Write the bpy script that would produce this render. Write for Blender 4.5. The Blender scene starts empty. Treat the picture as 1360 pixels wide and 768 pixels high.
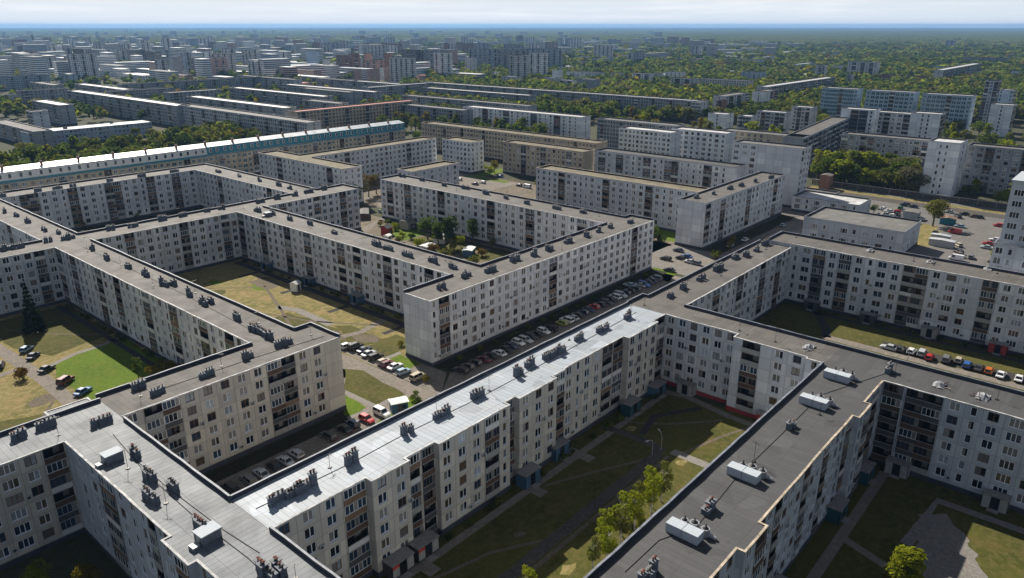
import bpy, math, random
import numpy as np
from mathutils import Vector
from mathutils.geometry import tessellate_polygon

random.seed(7)
rng = np.random.default_rng(11)
scene = bpy.context.scene
COL = scene.collection
R = math.radians

# ------------------------------------------------------------------ camera survey
# World axes follow the street grid: +X runs to the upper right of the photograph, +Y to the upper left.
FPX = 985.0
PITCH = math.atan(350 / 985)
AZ = R(40.9)
CAMH = 80.0
CT, ST = math.cos(PITCH), math.sin(PITCH)
FX, FY = math.cos(AZ), math.sin(AZ)
RX, RY = math.sin(AZ), -math.cos(AZ)


def at(u, v, z=0.0):
    """photograph pixel -> ground-plan point at height z"""
    x = u - 680
    y = v - 384
    down = y * CT + FPX * ST
    fwd = FPX * CT - y * ST
    t = (CAMH - z) / down
    return (x * t * RX + fwd * t * FX, x * t * RY + fwd * t * FY)


def cam_uv(x, y, z):
    X = x * RX + y * RY
    Y = x * FX + y * FY
    d = CAMH - z
    dep = Y * CT + d * ST
    if dep < 1:
        return None
    return (680 + FPX * X / dep, 384 + FPX * (-Y * ST + d * CT) / dep)


# ------------------------------------------------------------------ materials
MATS = {}


def new_mat(name):
    m = bpy.data.materials.new(name)
    m.use_nodes = True
    nt = m.node_tree
    b = nt.nodes['Principled BSDF']
    MATS[name] = m
    return m, nt, b


def N(nt, t, **kw):
    n = nt.nodes.new(t)
    for k, v in kw.items():
        if k.startswith('i_'):
            n.inputs[k[2:].replace('_', ' ')].default_value = v
        else:
            setattr(n, k, v)
    return n


def c4(c):
    return (c[0], c[1], c[2], 1.0)


def mix(nt, fac, a, b, mode='MIX'):
    n = nt.nodes.new('ShaderNodeMix')
    n.data_type = 'RGBA'
    n.blend_type = mode
    for sock, v in ((n.inputs[0], fac), (n.inputs[6], a), (n.inputs[7], b)):
        if isinstance(v, (int, float)):
            sock.default_value = v
        elif isinstance(v, tuple):
            sock.default_value = c4(v)
        else:
            nt.links.new(v, sock)
    return n.outputs[2]


def math_(nt, op, a, b=0.0, clamp=False):
    n = nt.nodes.new('ShaderNodeMath')
    n.operation = op
    n.use_clamp = clamp
    for sock, v in ((n.inputs[0], a), (n.inputs[1], b)):
        if isinstance(v, (int, float)):
            sock.default_value = v
        else:
            nt.links.new(v, sock)
    return n.outputs[0]


def ramp(nt, fac, lo, hi):
    n = nt.nodes.new('ShaderNodeMapRange')
    n.inputs[1].default_value = lo
    n.inputs[2].default_value = hi
    nt.links.new(fac, n.inputs[0])
    return n.outputs[0]


def noise(nt, vec, scale, detail=3.0, rough=0.55):
    n = N(nt, 'ShaderNodeTexNoise')
    n.inputs['Scale'].default_value = scale
    n.inputs['Detail'].default_value = detail
    n.inputs['Roughness'].default_value = rough
    if vec is not None:
        nt.links.new(vec, n.inputs['Vector'])
    return n.outputs['Fac']


def coords(nt, kind='Object', scale=None):
    t = N(nt, 'ShaderNodeTexCoord')
    o = t.outputs[kind]
    if scale:
        m = N(nt, 'ShaderNodeMapping')
        m.inputs['Scale'].default_value = scale
        nt.links.new(o, m.inputs['Vector'])
        o = m.outputs['Vector']
    return o


def world_pos(nt, scale=None):
    t = N(nt, 'ShaderNodeNewGeometry')
    o = t.outputs['Position']
    if scale:
        m = N(nt, 'ShaderNodeMapping')
        m.inputs['Scale'].default_value = scale
        nt.links.new(o, m.inputs['Vector'])
        o = m.outputs['Vector']
    return o


def plain(name, col, rough=0.6, metal=0.0, spec=0.4, var=0.12, vscale=1.5):
    m, nt, b = new_mat(name)
    b.inputs['Roughness'].default_value = rough
    b.inputs['Metallic'].default_value = metal
    b.inputs['Specular IOR Level'].default_value = spec
    if var:
        f = noise(nt, coords(nt), vscale, 3)
        c = mix(nt, ramp(nt, f, .3, .7), tuple(x * (1 - var) for x in col), tuple(min(1, x * (1 + var)) for x in col))
        nt.links.new(c, b.inputs['Base Color'])
    else:
        b.inputs['Base Color'].default_value = c4(col)
    return m


def wall_mat(name, col, seam=0.45, dirt=0.2):
    """panel facade: UV is (bay, storey), so whole numbers are the joints between the panels"""
    m, nt, b = new_mat(name)
    b.inputs['Roughness'].default_value = 0.85
    b.inputs['Specular IOR Level'].default_value = 0.2
    uv = N(nt, 'ShaderNodeUVMap')
    sp = N(nt, 'ShaderNodeSeparateXYZ')
    nt.links.new(uv.outputs[0], sp.inputs[0])
    fu = math_(nt, 'FRACT', sp.outputs[0])
    fv = math_(nt, 'FRACT', sp.outputs[1])
    du = math_(nt, 'MINIMUM', fu, math_(nt, 'SUBTRACT', 1.0, fu))
    dv = math_(nt, 'MINIMUM', fv, math_(nt, 'SUBTRACT', 1.0, fv))
    d = math_(nt, 'MINIMUM', du, dv)
    line = math_(nt, 'LESS_THAN', d, 0.015)
    fl = N(nt, 'ShaderNodeVectorMath', operation='FLOOR')
    nt.links.new(uv.outputs[0], fl.inputs[0])
    wn = N(nt, 'ShaderNodeTexWhiteNoise', noise_dimensions='2D')
    nt.links.new(fl.outputs[0], wn.inputs['Vector'])
    c0 = mix(nt, wn.outputs['Value'], (col[0] * .84, col[1] * .84, col[2] * .86), (col[0] * 1.10, col[1] * 1.09, col[2] * 1.06))
    c0 = mix(nt, math_(nt, 'MULTIPLY', math_(nt, 'GREATER_THAN', wn.outputs['Value'], .94), .5), c0, (min(1, col[0] * 1.35), min(1, col[1] * 1.33), min(1, col[2] * 1.25)))
    st = noise(nt, coords(nt, 'Object', (.9, .9, .07)), 1.0, 4, .65)
    c1 = mix(nt, math_(nt, 'MULTIPLY', ramp(nt, st, .48, .75), dirt * 1.6), c0, (col[0] * .5, col[1] * .48, col[2] * .46))
    big = noise(nt, coords(nt), .12, 3)
    c2 = mix(nt, math_(nt, 'MULTIPLY', ramp(nt, big, .35, .7), dirt), c1, (col[0] * .7, col[1] * .68, col[2] * .66))
    c3 = mix(nt, math_(nt, 'MULTIPLY', line, 1 - seam), c2, (col[0] * .25, col[1] * .25, col[2] * .25))
    nt.links.new(c3, b.inputs['Base Color'])
    return m


def roof_mat(name, col, seam=0.5, width=0.03, rough=0.75, dirt=0.35, dirtcol=None, spec=0.35):
    """roofing felt in strips; UV is in metres (u along the roof)"""
    m, nt, b = new_mat(name)
    b.inputs['Specular IOR Level'].default_value = spec
    uv = N(nt, 'ShaderNodeUVMap')
    sp = N(nt, 'ShaderNodeSeparateXYZ')
    nt.links.new(uv.outputs[0], sp.inputs[0])
    wob = noise(nt, uv.outputs[0], .7, 2)
    u = math_(nt, 'ADD', sp.outputs[0], math_(nt, 'MULTIPLY', wob, .12))
    fu = math_(nt, 'FRACT', u)
    l1 = math_(nt, 'LESS_THAN', fu, width * 2.4)
    fv = math_(nt, 'FRACT', math_(nt, 'MULTIPLY', math_(nt, 'ADD', sp.outputs[1], math_(nt, 'MULTIPLY', wob, .2)), .27))
    l2 = math_(nt, 'LESS_THAN', fv, width * .7)
    line = math_(nt, 'MAXIMUM', l1, l2)
    fl = N(nt, 'ShaderNodeMath', operation='FLOOR')
    nt.links.new(u, fl.inputs[0])
    wn = N(nt, 'ShaderNodeTexWhiteNoise', noise_dimensions='1D')
    nt.links.new(fl.outputs[0], wn.inputs['W'])
    c0 = mix(nt, wn.outputs['Value'], tuple(x * .9 for x in col), tuple(x * 1.08 for x in col))
    dc = dirtcol or tuple(x * .55 for x in col)
    n1 = noise(nt, uv.outputs[0], .22, 5, .65)
    c1 = mix(nt, math_(nt, 'MULTIPLY', ramp(nt, n1, .45, .72), dirt), c0, dc)
    n2 = noise(nt, uv.outputs[0], 2.6, 4, .7)
    c2 = mix(nt, math_(nt, 'MULTIPLY', ramp(nt, n2, .4, .8), .35), c1, tuple(x * .7 for x in col))
    vo = N(nt, 'ShaderNodeTexVoronoi')
    vo.inputs['Scale'].default_value = .33
    nt.links.new(uv.outputs[0], vo.inputs['Vector'])
    sc_ = N(nt, 'ShaderNodeSeparateColor')
    nt.links.new(vo.outputs['Color'], sc_.inputs[0])
    c2 = mix(nt, math_(nt, 'MULTIPLY', math_(nt, 'GREATER_THAN', sc_.outputs[0], .86), .4), c2, tuple(x * .5 for x in col))
    c2 = mix(nt, math_(nt, 'MULTIPLY', math_(nt, 'LESS_THAN', sc_.outputs[0], .08), .35), c2, tuple(x * 1.5 for x in col))
    c3 = mix(nt, math_(nt, 'MULTIPLY', line, seam), c2, tuple(x * .2 for x in col))
    nt.links.new(c3, b.inputs['Base Color'])
    rr = N(nt, 'ShaderNodeMapRange')
    rr.inputs[3].default_value = rough - .12
    rr.inputs[4].default_value = min(1, rough + .12)
    nt.links.new(n1, rr.inputs[0])
    nt.links.new(rr.outputs[0], b.inputs['Roughness'])
    return m


def ground_mat(name, cols, s1=.08, s2=.9, bump=0.4, thr=(.38, .62), rough=.95):
    """cols: (main, second, specks)"""
    m, nt, b = new_mat(name)
    b.inputs['Roughness'].default_value = rough
    b.inputs['Specular IOR Level'].default_value = .15
    p = world_pos(nt)
    n1 = noise(nt, p, s1, 6, .6)
    n2 = noise(nt, p, s2, 5, .7)
    c = mix(nt, ramp(nt, n1, *thr), cols[0], cols[1])
    n0 = noise(nt, p, s1 * 3.1, 5, .68)
    c = mix(nt, math_(nt, 'MULTIPLY', ramp(nt, n0, .50, .66), .8), c, (cols[2][0] * 1.12, cols[2][1] * .92, cols[2][2] * 1.0))
    c = mix(nt, math_(nt, 'MULTIPLY', ramp(nt, n2, .45, .62), .85), c, tuple(x * 1.15 for x in cols[2]))
    n3 = noise(nt, p, s2 * 6, 3, .7)
    c = mix(nt, math_(nt, 'MULTIPLY', ramp(nt, n3, .35, .70), .6), c, tuple(x * .45 for x in cols[0]))
    nt.links.new(c, b.inputs['Base Color'])
    if bump:
        bp = N(nt, 'ShaderNodeBump')
        bp.inputs['Strength'].default_value = bump
        bp.inputs['Distance'].default_value = .25
        nt.links.new(n3, bp.inputs['Height'])
        nt.links.new(bp.outputs[0], b.inputs['Normal'])
    return m


def leaf_mat(name, col, trans=.45):
    m, nt, b = new_mat(name)
    nt.nodes.remove(b)
    out = nt.nodes['Material Output']
    p = world_pos(nt)
    oi = N(nt, 'ShaderNodeObjectInfo')
    n1 = noise(nt, p, .9, 3)
    c = mix(nt, ramp(nt, n1, .3, .7), tuple(x * .7 for x in col), tuple(x * 1.3 for x in col))
    c = mix(nt, math_(nt, 'MULTIPLY', oi.outputs['Random'], .3), c, (col[0] * 1.35, col[1] * 1.05, col[2] * .7))
    d = N(nt, 'ShaderNodeBsdfDiffuse')
    t = N(nt, 'ShaderNodeBsdfTranslucent')
    nt.links.new(c, d.inputs[0])
    ct = mix(nt, .35, c, (col[0] * 1.45, col[1] * 1.6, col[2] * .8))
    nt.links.new(ct, t.inputs[0])
    ms = N(nt, 'ShaderNodeMixShader')
    ms.inputs[0].default_value = trans
    nt.links.new(d.outputs[0], ms.inputs[1])
    nt.links.new(t.outputs[0], ms.inputs[2])
    nt.links.new(ms.outputs[0], out.inputs['Surface'])
    return m


# facades
wall_mat('wall_beige', (.52, .495, .45), dirt=.28)
wall_mat('wall_grey', (.48, .515, .57), dirt=.26)
wall_mat('wall_pale', (.575, .595, .63), dirt=.28)
wall_mat('wall_white', (.74, .78, .83), dirt=.14)
wall_mat('wall_tan', (.46, .40, .31), dirt=.18)
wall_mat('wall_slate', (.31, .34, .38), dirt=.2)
wall_mat('wall_dark', (.17, .17, .175))
wall_mat('wall_brick', (.27, .155, .115))
wall_mat('wall_pink', (.47, .33, .29))
wall_mat('wall_bluegrey', (.36, .45, .56), dirt=.12)
# roofs
roof_mat('roof_white', (.30, .34, .385), seam=.62, width=.032, rough=.6, dirt=.5, dirtcol=(.36, .36, .355), spec=.3)
roof_mat('roof_silver', (.152, .166, .182), seam=.7, width=.036, rough=.65, dirt=.4, spec=.3)
roof_mat('roof_grey', (.14, .137, .13), seam=.4, width=.02, rough=.8)
roof_mat('roof_brown', (.105, .097, .09), seam=.5, width=.03, rough=.8)
roof_mat('roof_dark', (.066, .066, .068), seam=.55, width=.022, rough=.7)
roof_mat('roof_metal', (.42, .45, .48), seam=.3, width=.02, rough=.35, dirt=.1, spec=.6)
roof_mat('roof_red', (.42, .09, .05), seam=.25, rough=.7)
roof_mat('roof_mossy', (.15, .13, .085), seam=.2, rough=.9, dirtcol=(.14, .13, .06))
roof_mat('roof_pale', (.5, .5, .5), seam=.2, rough=.6, dirt=.25)
plain('coping', (.40, .40, .40), .8, var=.45, vscale=.9)
plain('coping_steel', (.15, .165, .20), .6, var=.4, vscale=.9)
plain('coping_tan', (.38, .32, .245), .8, var=.45, vscale=.9)
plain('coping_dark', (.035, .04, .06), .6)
# openings
plain('frame_white', (.80, .81, .83), .45, var=.04)
plain('frame_brown', (.16, .08, .045), .6)
plain('frame_grey', (.35, .36, .37), .5)
plain('sill_metal', (.55, .58, .62), .4, var=.05)


def glass_mat(name, col, rough=.06, spec=.4):
    m, nt, b = new_mat(name)
    oi = N(nt, 'ShaderNodeObjectInfo')
    c = mix(nt, oi.outputs['Random'], tuple(x * .6 for x in col), tuple(x * 1.5 for x in col))
    n = noise(nt, coords(nt), 2.5, 2)
    c = mix(nt, math_(nt, 'MULTIPLY', ramp(nt, n, .4, .7), .5), c, tuple(x * .45 for x in col))
    nt.links.new(c, b.inputs['Base Color'])
    b.inputs['Roughness'].default_value = rough
    b.inputs['Specular IOR Level'].default_value = spec
    return m


glass_mat('glass_dark', (.014, .018, .024))
glass_mat('glass_blue', (.024, .042, .070))
glass_mat('glass_curtain', (.20, .195, .185), .1)
glass_mat('glass_warm', (.10, .075, .05), .1)
glass_mat('glass_sky_glint', (.30, .34, .38), .1)  # painted sky glint: a bright reflection put into the pane colour
glass_mat('glass_teal', (.012, .075, .10), .1)
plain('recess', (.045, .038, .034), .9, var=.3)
plain('panel_white', (.58, .58, .57), .6, var=.1)
plain('panel_grey', (.30, .30, .29), .7, var=.15)
plain('panel_brown', (.085, .05, .034), .7, var=.25)
plain('panel_ochre', (.17, .105, .065), .7, var=.2)
plain('panel_dark', (.06, .062, .066), .7, var=.2)
plain('panel_blue', (.045, .10, .17), .6, var=.1)
plain('panel_teal', (.02, .17, .23), .5, var=.12)
plain('porch_teal', (.02, .07, .09), .6, var=.2)
plain('panel_red', (.30, .035, .035), .6, var=.15)
plain('slab_concrete', (.22, .21, .20), .85, var=.15)
plain('plinth_navy', (.045, .05, .07), .8, var=.2)
plain('plinth_maroon', (.12, .035, .04), .8, var=.2)
plain('plinth_red', (.26, .028, .035), .75, var=.2)
plain('plinth_grey', (.16, .155, .15), .85, var=.2)
plain('brick_flue', (.10, .12, .15), .85, var=.35, vscale=4)
plain('flue_cap', (.15, .16, .18), .8, var=.25)
plain('pot_black', (.02, .02, .022), .5, var=0)
plain('pot_rust', (.12, .045, .03), .8, var=.3)
plain('unit_white', (.38, .42, .46), .75, var=.05)
plain('unit_grey', (.40, .42, .44), .5, var=.1)
plain('drum_steel', (.30, .31, .33), .45, .5, var=.15)
plain('cable_black', (.015, .015, .015), .7, var=0)
plain('wood_trunk', (.09, .065, .045), .9, var=.3)
plain('birch_trunk', (.45, .43, .38), .8, var=.3)
plain('wood_rail', (.20, .17, .13), .85, var=.25)
plain('fence_slat', (.10, .095, .095), .8, var=.25)
plain('fence_top', (.42, .40, .37), .8, var=.15)
plain('kerb_stone', (.20, .19, .175), .85, var=.1)
plain('concrete_wall', (.40, .385, .35), .85, var=.15)
plain('tarp_grey', (.17, .18, .20), .6, var=.3)
plain('poster_red', (.50, .05, .04), .5, var=.1)
plain('car_trim_dark', (.03, .03, .032), .6, var=0)
plain('lamp_steel', (.38, .39, .40), .5, .3, var=.1)
plain('lamp_glass', (.75, .75, .72), .3, var=0)
plain('canvas_white', (.75, .75, .73), .8, var=.06)
# ground covers
ground_mat('grass_lush', ((.090, .155, .008), (.066, .118, .007), (.125, .165, .014)), .1, 1.2)
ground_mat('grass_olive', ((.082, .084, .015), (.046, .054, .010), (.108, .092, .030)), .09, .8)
ground_mat('grass_dry', ((.205, .172, .060), (.105, .108, .028), (.275, .215, .10)), .07, .6)
ground_mat('grass_dark', ((.030, .032, .016), (.024, .027, .013), (.045, .041, .025)), .12, .9)  # darker grass for ground the blocks shade; shade put into the colour
ground_mat('soil', ((.16, .13, .095), (.11, .10, .07), (.21, .18, .14)), .06, .5)
ground_mat('asphalt', ((.046, .044, .043), (.034, .034, .035), (.060, .057, .053)), .1, 1.4, bump=.15)
ground_mat('asphalt_pale', ((.20, .178, .15), (.16, .145, .125), (.235, .212, .18)), .1, 1.0, bump=.15)
ground_mat('asphalt_worn', ((.085, .078, .068), (.06, .058, .054), (.105, .094, .08)), .2, 1.5, bump=.2)
ground_mat('track', ((.135, .11, .08), (.09, .08, .05), (.16, .135, .10)), .3, 1.8, bump=.2)
ground_mat('yard', ((.155, .15, .142), (.12, .117, .112), (.19, .18, .168)), .1, 1.2, bump=.2)
ground_mat('gravel', ((.20, .187, .17), (.15, .142, .13), (.24, .228, .205)), .12, 1.6, bump=.3)
ground_mat('paving', ((.22, .205, .185), (.18, .17, .155), (.26, .245, .22)), .3, 2.5, bump=.1)
ground_mat('terrain', ((.052, .060, .026), (.085, .078, .045), (.055, .058, .038)), .012, .09, bump=.2)
# foliage
leaf_mat('leaf_dark', (.050, .078, .020), .45)
leaf_mat('leaf_green', (.090, .125, .026), .5)
leaf_mat('leaf_olive', (.125, .135, .030), .5)
leaf_mat('leaf_yellow', (.17, .145, .022), .5)
leaf_mat('leaf_bright', (.20, .23, .020), .55)
leaf_mat('leaf_rust', (.13, .085, .020), .4)
leaf_mat('leaf_grey', (.12, .115, .075), .35)
leaf_mat('needle', (.014, .022, .012), .1)
LEAF = ['leaf_dark', 'leaf_green', 'leaf_olive', 'leaf_yellow', 'leaf_rust', 'leaf_bright']


# ------------------------------------------------------------------ mesh builder
class MB:
    def __init__(self):
        self.v, self.f, self.m, self.uv = [], [], [], []
        self.smooth = []

    def poly(self, pts, mat=0, uv=None, smooth=False):
        i = len(self.v)
        self.v.extend(pts)
        self.f.append(tuple(range(i, i + len(pts))))
        self.m.append(mat)
        self.smooth.append(smooth)
        self.uv.extend(uv if uv else [(0.5, 0.5)] * len(pts))

    def box(self, x0, x1, y0, y1, z0, z1, mat=0, top=None, skip=''):
        t = mat if top is None else top
        a, b, c, d = (x0, y0), (x1, y0), (x1, y1), (x0, y1)
        lo = [(p[0], p[1], z0) for p in (a, b, c, d)]
        hi = [(p[0], p[1], z1) for p in (a, b, c, d)]
        for k in range(4):
            j = (k + 1) % 4
            self.poly([lo[k], lo[j], hi[j], hi[k]], mat)
        if 't' not in skip:
            self.poly(hi, t)
        if 'b' not in skip:
            self.poly(lo[::-1], mat)

    def frustum(self, lo, hi, mat=0, top=None):
        n = len(lo)
        for k in range(n):
            j = (k + 1) % n
            self.poly([lo[k], lo[j], hi[j], hi[k]], mat)
        self.poly(hi, mat if top is None else top)
        self.poly(lo[::-1], mat)

    def tube(self, p, q, r0, r1=None, n=8, mat=0, caps=True):
        r1 = r0 if r1 is None else r1
        p, q = Vector(p), Vector(q)
        d = (q - p).normalized()
        a = d.orthogonal().normalized()
        b = d.cross(a)
        lo = [tuple(p + (a * math.cos(t) + b * math.sin(t)) * r0) for t in [2 * math.pi * k / n for k in range(n)]]
        hi = [tuple(q + (a * math.cos(t) + b * math.sin(t)) * r1) for t in [2 * math.pi * k / n for k in range(n)]]
        for k in range(n):
            j = (k + 1) % n
            self.poly([lo[k], lo[j], hi[j], hi[k]], mat, smooth=True)
        if caps:
            self.poly(hi, mat)
            self.poly(lo[::-1], mat)

    def mesh(self, name, mats, off=(0, 0, 0)):
        me = bpy.data.meshes.new(name)
        v = self.v
        if off != (0, 0, 0):
            v = [(p[0] - off[0], p[1] - off[1], p[2] - off[2]) for p in v]
        me.from_pydata(v, [], self.f)
        for k in mats:
            me.materials.append(MATS[k])
        me.polygons.foreach_set('material_index', self.m)
        me.polygons.foreach_set('use_smooth', self.smooth)
        ul = me.uv_layers.new(name='UVMap')
        ul.data.foreach_set('uv', [c for p in self.uv for c in p])
        me.update()
        return me

    def build(self, name, mats, parent=None, off=(0, 0, 0), loc=None):
        return put(name, self.mesh(name, mats, off), parent, loc)


def put(name, me, parent=None, loc=None, rz=0.0, scale=None):
    o = bpy.data.objects.new(name, me)
    COL.objects.link(o)
    if parent is not None:
        o.parent = parent
    if loc is not None:
        o.location = loc
    if rz:
        o.rotation_euler = (0, 0, rz)
    if scale is not None:
        o.scale = scale
    return o


def tag(o, label=None, cat=None, group=None, kind=None):
    if label:
        o['label'] = label
    if cat:
        o['category'] = cat
    if group:
        o['group'] = group
    if kind:
        o['kind'] = kind
    return o


def empty(name, loc, rz=0.0, label=None, cat=None, group=None):
    o = bpy.data.objects.new(name, None)
    COL.objects.link(o)
    o.location = loc
    o.rotation_euler = (0, 0, rz)
    o.empty_display_size = .5
    return tag(o, label, cat, group)


def copy_tree(root, loc, rz=0.0, scale=None):
    r = root.copy()
    COL.objects.link(r)
    r.location = loc
    r.rotation_euler = (0, 0, rz)
    if scale is not None:
        r.scale = scale
    for ch in root.children:
        c = ch.copy()
        COL.objects.link(c)
        c.parent = r
        for g in ch.children:
            d = g.copy()
            COL.objects.link(d)
            d.parent = c
    return r


ORD = ['first', 'second', 'third', 'fourth', 'fifth', 'sixth', 'seventh', 'eighth', 'ninth', 'tenth', 'eleventh', 'twelfth',
       'thirteenth', 'fourteenth', 'fifteenth', 'sixteenth', 'seventeenth', 'eighteenth', 'nineteenth', 'twentieth',
       'twenty-first', 'twenty-second', 'twenty-third', 'twenty-fourth', 'twenty-fifth', 'twenty-sixth', 'twenty-seventh',
       'twenty-eighth', 'twenty-ninth', 'thirtieth']
for _t, _n in (('thirt', 30), ('fort', 40), ('fift', 50), ('sixt', 60), ('sevent', 70), ('eight', 80), ('ninet', 90)):
    if _n > 30:
        ORD.append(_t + 'ieth')
    for _k in range(9):
        ORD.append(_t + 'y-' + ORD[_k])
HAZE, SKY, SUN, EXPO, HORIZ = 6.5e-5, .05, 5.0, .65, 12.2

# ------------------------------------------------------------------ openings shared by every building
BAY = {'W': 3.2, 'w': 2.5, 'T': 3.5, 'L': 3.7, 'M': 6.3, 'b': 1.6, 'B': 4.0, 's': 2.4, 'g': 3.0, 'r': 3.0}
HOLE = {'W': (1.68, 1.68), 'w': (1.0, 1.68), 'T': (2.3, 1.68), 's': (.8, .8), 'g': (2.5, 1.9), 'r': (2.9, 1.35)}
CACHE = {}
GLASS = ['glass_dark', 'glass_blue', 'glass_dark', 'glass_blue', 'glass_dark', 'glass_blue', 'glass_dark', 'glass_curtain', 'glass_warm', 'glass_sky_glint']


def frame_geo(mb, w, h, style, fm=0, y0=.11, y1=.19):
    t = .095
    mb.box(-w / 2, -w / 2 + t, y0, y1, 0, h, fm)
    mb.box(w / 2 - t, w / 2, y0, y1, 0, h, fm)
    mb.box(-w / 2 + t, w / 2 - t, y0, y1, 0, t, fm)
    mb.box(-w / 2 + t, w / 2 - t, y0, y1, h - t, h, fm)
    cuts = {'W': [.08], 'w': [], 'T': [-.34, .34], 's': [], 'g': [-.6, .6], 'r': [-.7, 0, .7]}[style]
    for c in cuts:
        mb.box(c - .055, c + .055, y0, y1, t, h - t, fm)
    mb.box(-w / 2 - .06, w / 2 + .06, -.10, .11, -.05, 0.02, 1)


def pane_geo(mb, w, h, var, m0, m1, y=.165):
    """glass; var 1-2 hang a light curtain behind half or all of it"""
    if var == 0:
        mb.poly([(-w / 2, y, 0), (w / 2, y, 0), (w / 2, y, h), (-w / 2, y, h)], m0)
    else:
        c = .04 if var == 1 else w / 2
        mb.poly([(-w / 2, y, 0), (c, y, 0), (c, y, h), (-w / 2, y, h)], m1)
        if c < w / 2:
            mb.poly([(c, y, 0), (w / 2, y, 0), (w / 2, y, h), (c, y, h)], m0)


def window_meshes(style, fmat, var, gl):
    k = ('win', style, fmat, var, gl)
    if k not in CACHE:
        w, h = HOLE[style]
        a = MB()
        frame_geo(a, w, h, style)
        p = MB()
        pane_geo(p, w, h, var, 0, 1)
        one = MB()
        frame_geo(one, w, h, style)
        pane_geo(one, w, h, var, 2, 3)
        CACHE[k] = (a.mesh('window', [fmat, 'sill_metal']), p.mesh('pane', [gl, 'glass_curtain']),
                    one.mesh('window', [fmat, 'sill_metal', gl, 'glass_curtain']))
    return CACHE[k]


def balcony_meshes(w, fh, panel, glaz, fmat):
    """one storey of a balcony stack: slab, parapet panel, the door behind it, and the glazing above the panel"""
    k = ('bal', w, round(fh, 2), panel, glaz, fmat)
    if k in CACHE:
        return CACHE[k]
    a = MB()
    a.box(-w / 2, w / 2, -.16, 1.12, -.10, .07, 1)
    a.box(-w / 2, w / 2, -.14, -.06, .07, 1.02, 0)
    a.box(-w / 2 - .03, w / 2 + .03, -.17, -.03, 1.02, 1.07, 2)
    a.poly([(-w * .34, 1.13, .1), (w * .02, 1.13, .1), (w * .02, 1.13, 2.1), (-w * .34, 1.13, 2.1)], 3)
    a.poly([(w * .08, 1.13, .95), (w * .36, 1.13, .95), (w * .36, 1.13, 2.1), (w * .08, 1.13, 2.1)], 4)
    body = a.mesh('balcony', [panel, 'slab_concrete', 'frame_grey', 'glass_dark', 'glass_curtain'])
    g = None
    if glaz:
        b = MB()
        z0, z1 = 1.07, fh - .16
        n = max(3, round(w / .75))
        for i in range(n + 1):
            x = -w / 2 + .03 + (w - .06) * i / n
            b.box(x - .035, x + .035, -.13, -.07, z0, z1, 0)
        b.box(-w / 2, w / 2, -.13, -.07, z1, z1 + .12, 0)
        b.box(-w / 2, w / 2, -.13, -.07, z0, z0 + .06, 0)
        for i in range(n):
            if glaz == 2 and i in (1, n - 2):
                continue
            xa = -w / 2 + .03 + (w - .06) * i / n
            xb = -w / 2 + .03 + (w - .06) * (i + 1) / n
            b.poly([(xa, -.10, z0), (xb, -.10, z0), (xb, -.10, z1), (xa, -.10, z1)], 1 + (i * 7 + int(w * 3)) % 5 // 4)
        g = b.mesh('glazing', [fmat, 'glass_blue', 'glass_curtain'])
    CACHE[k] = (body, g)
    return CACHE[k]


PANELS = ['panel_white', 'panel_grey', 'panel_brown', 'panel_dark', 'panel_grey', 'panel_ochre', 'panel_dark', 'panel_brown', 'panel_brown', 'panel_grey']


def expand(pat, L):
    star = pat.endswith('*')
    p = pat[:-1] if star else pat
    tot = sum(BAY[c] for c in p)
    if star:
        p = p * max(1, round(L / tot))
        tot = sum(BAY[c] for c in p)
    s = L / tot
    out, x = [], 0.0
    for c in p:
        out.append((c, x, x + BAY[c] * s))
        x += BAY[c] * s
    return out


def inset_ring(pts, pars, d):
    """footprint moved inwards by d; ends of coping next to a joint stay on the joint"""
    n = len(pts)
    res = []
    for i in range(n):
        p0, p, p1 = Vector(pts[i - 1]), Vector(pts[i]), Vector(pts[(i + 1) % n])
        e0, e1 = (p - p0).normalized(), (p1 - p).normalized()
        n0, n1 = Vector((-e0.y, e0.x)), Vector((-e1.y, e1.x))
        a, b = pars[i - 1], pars[i]
        cr = e0.x * e1.y - e0.y * e1.x
        if abs(cr) < 1e-4:
            res.append(tuple(p + n0 * d))
        else:
            # intersection of the two shifted lines; a joint line is not shifted
            da, db = (d if a else 0.0), (d if b else 0.0)
            q0, q1 = p + n0 * da, p + n1 * db
            t = ((q1.x - q0.x) * e1.y - (q1.y - q0.y) * e1.x) / cr
            res.append(tuple(q0 + e0 * t))
    return res


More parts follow.
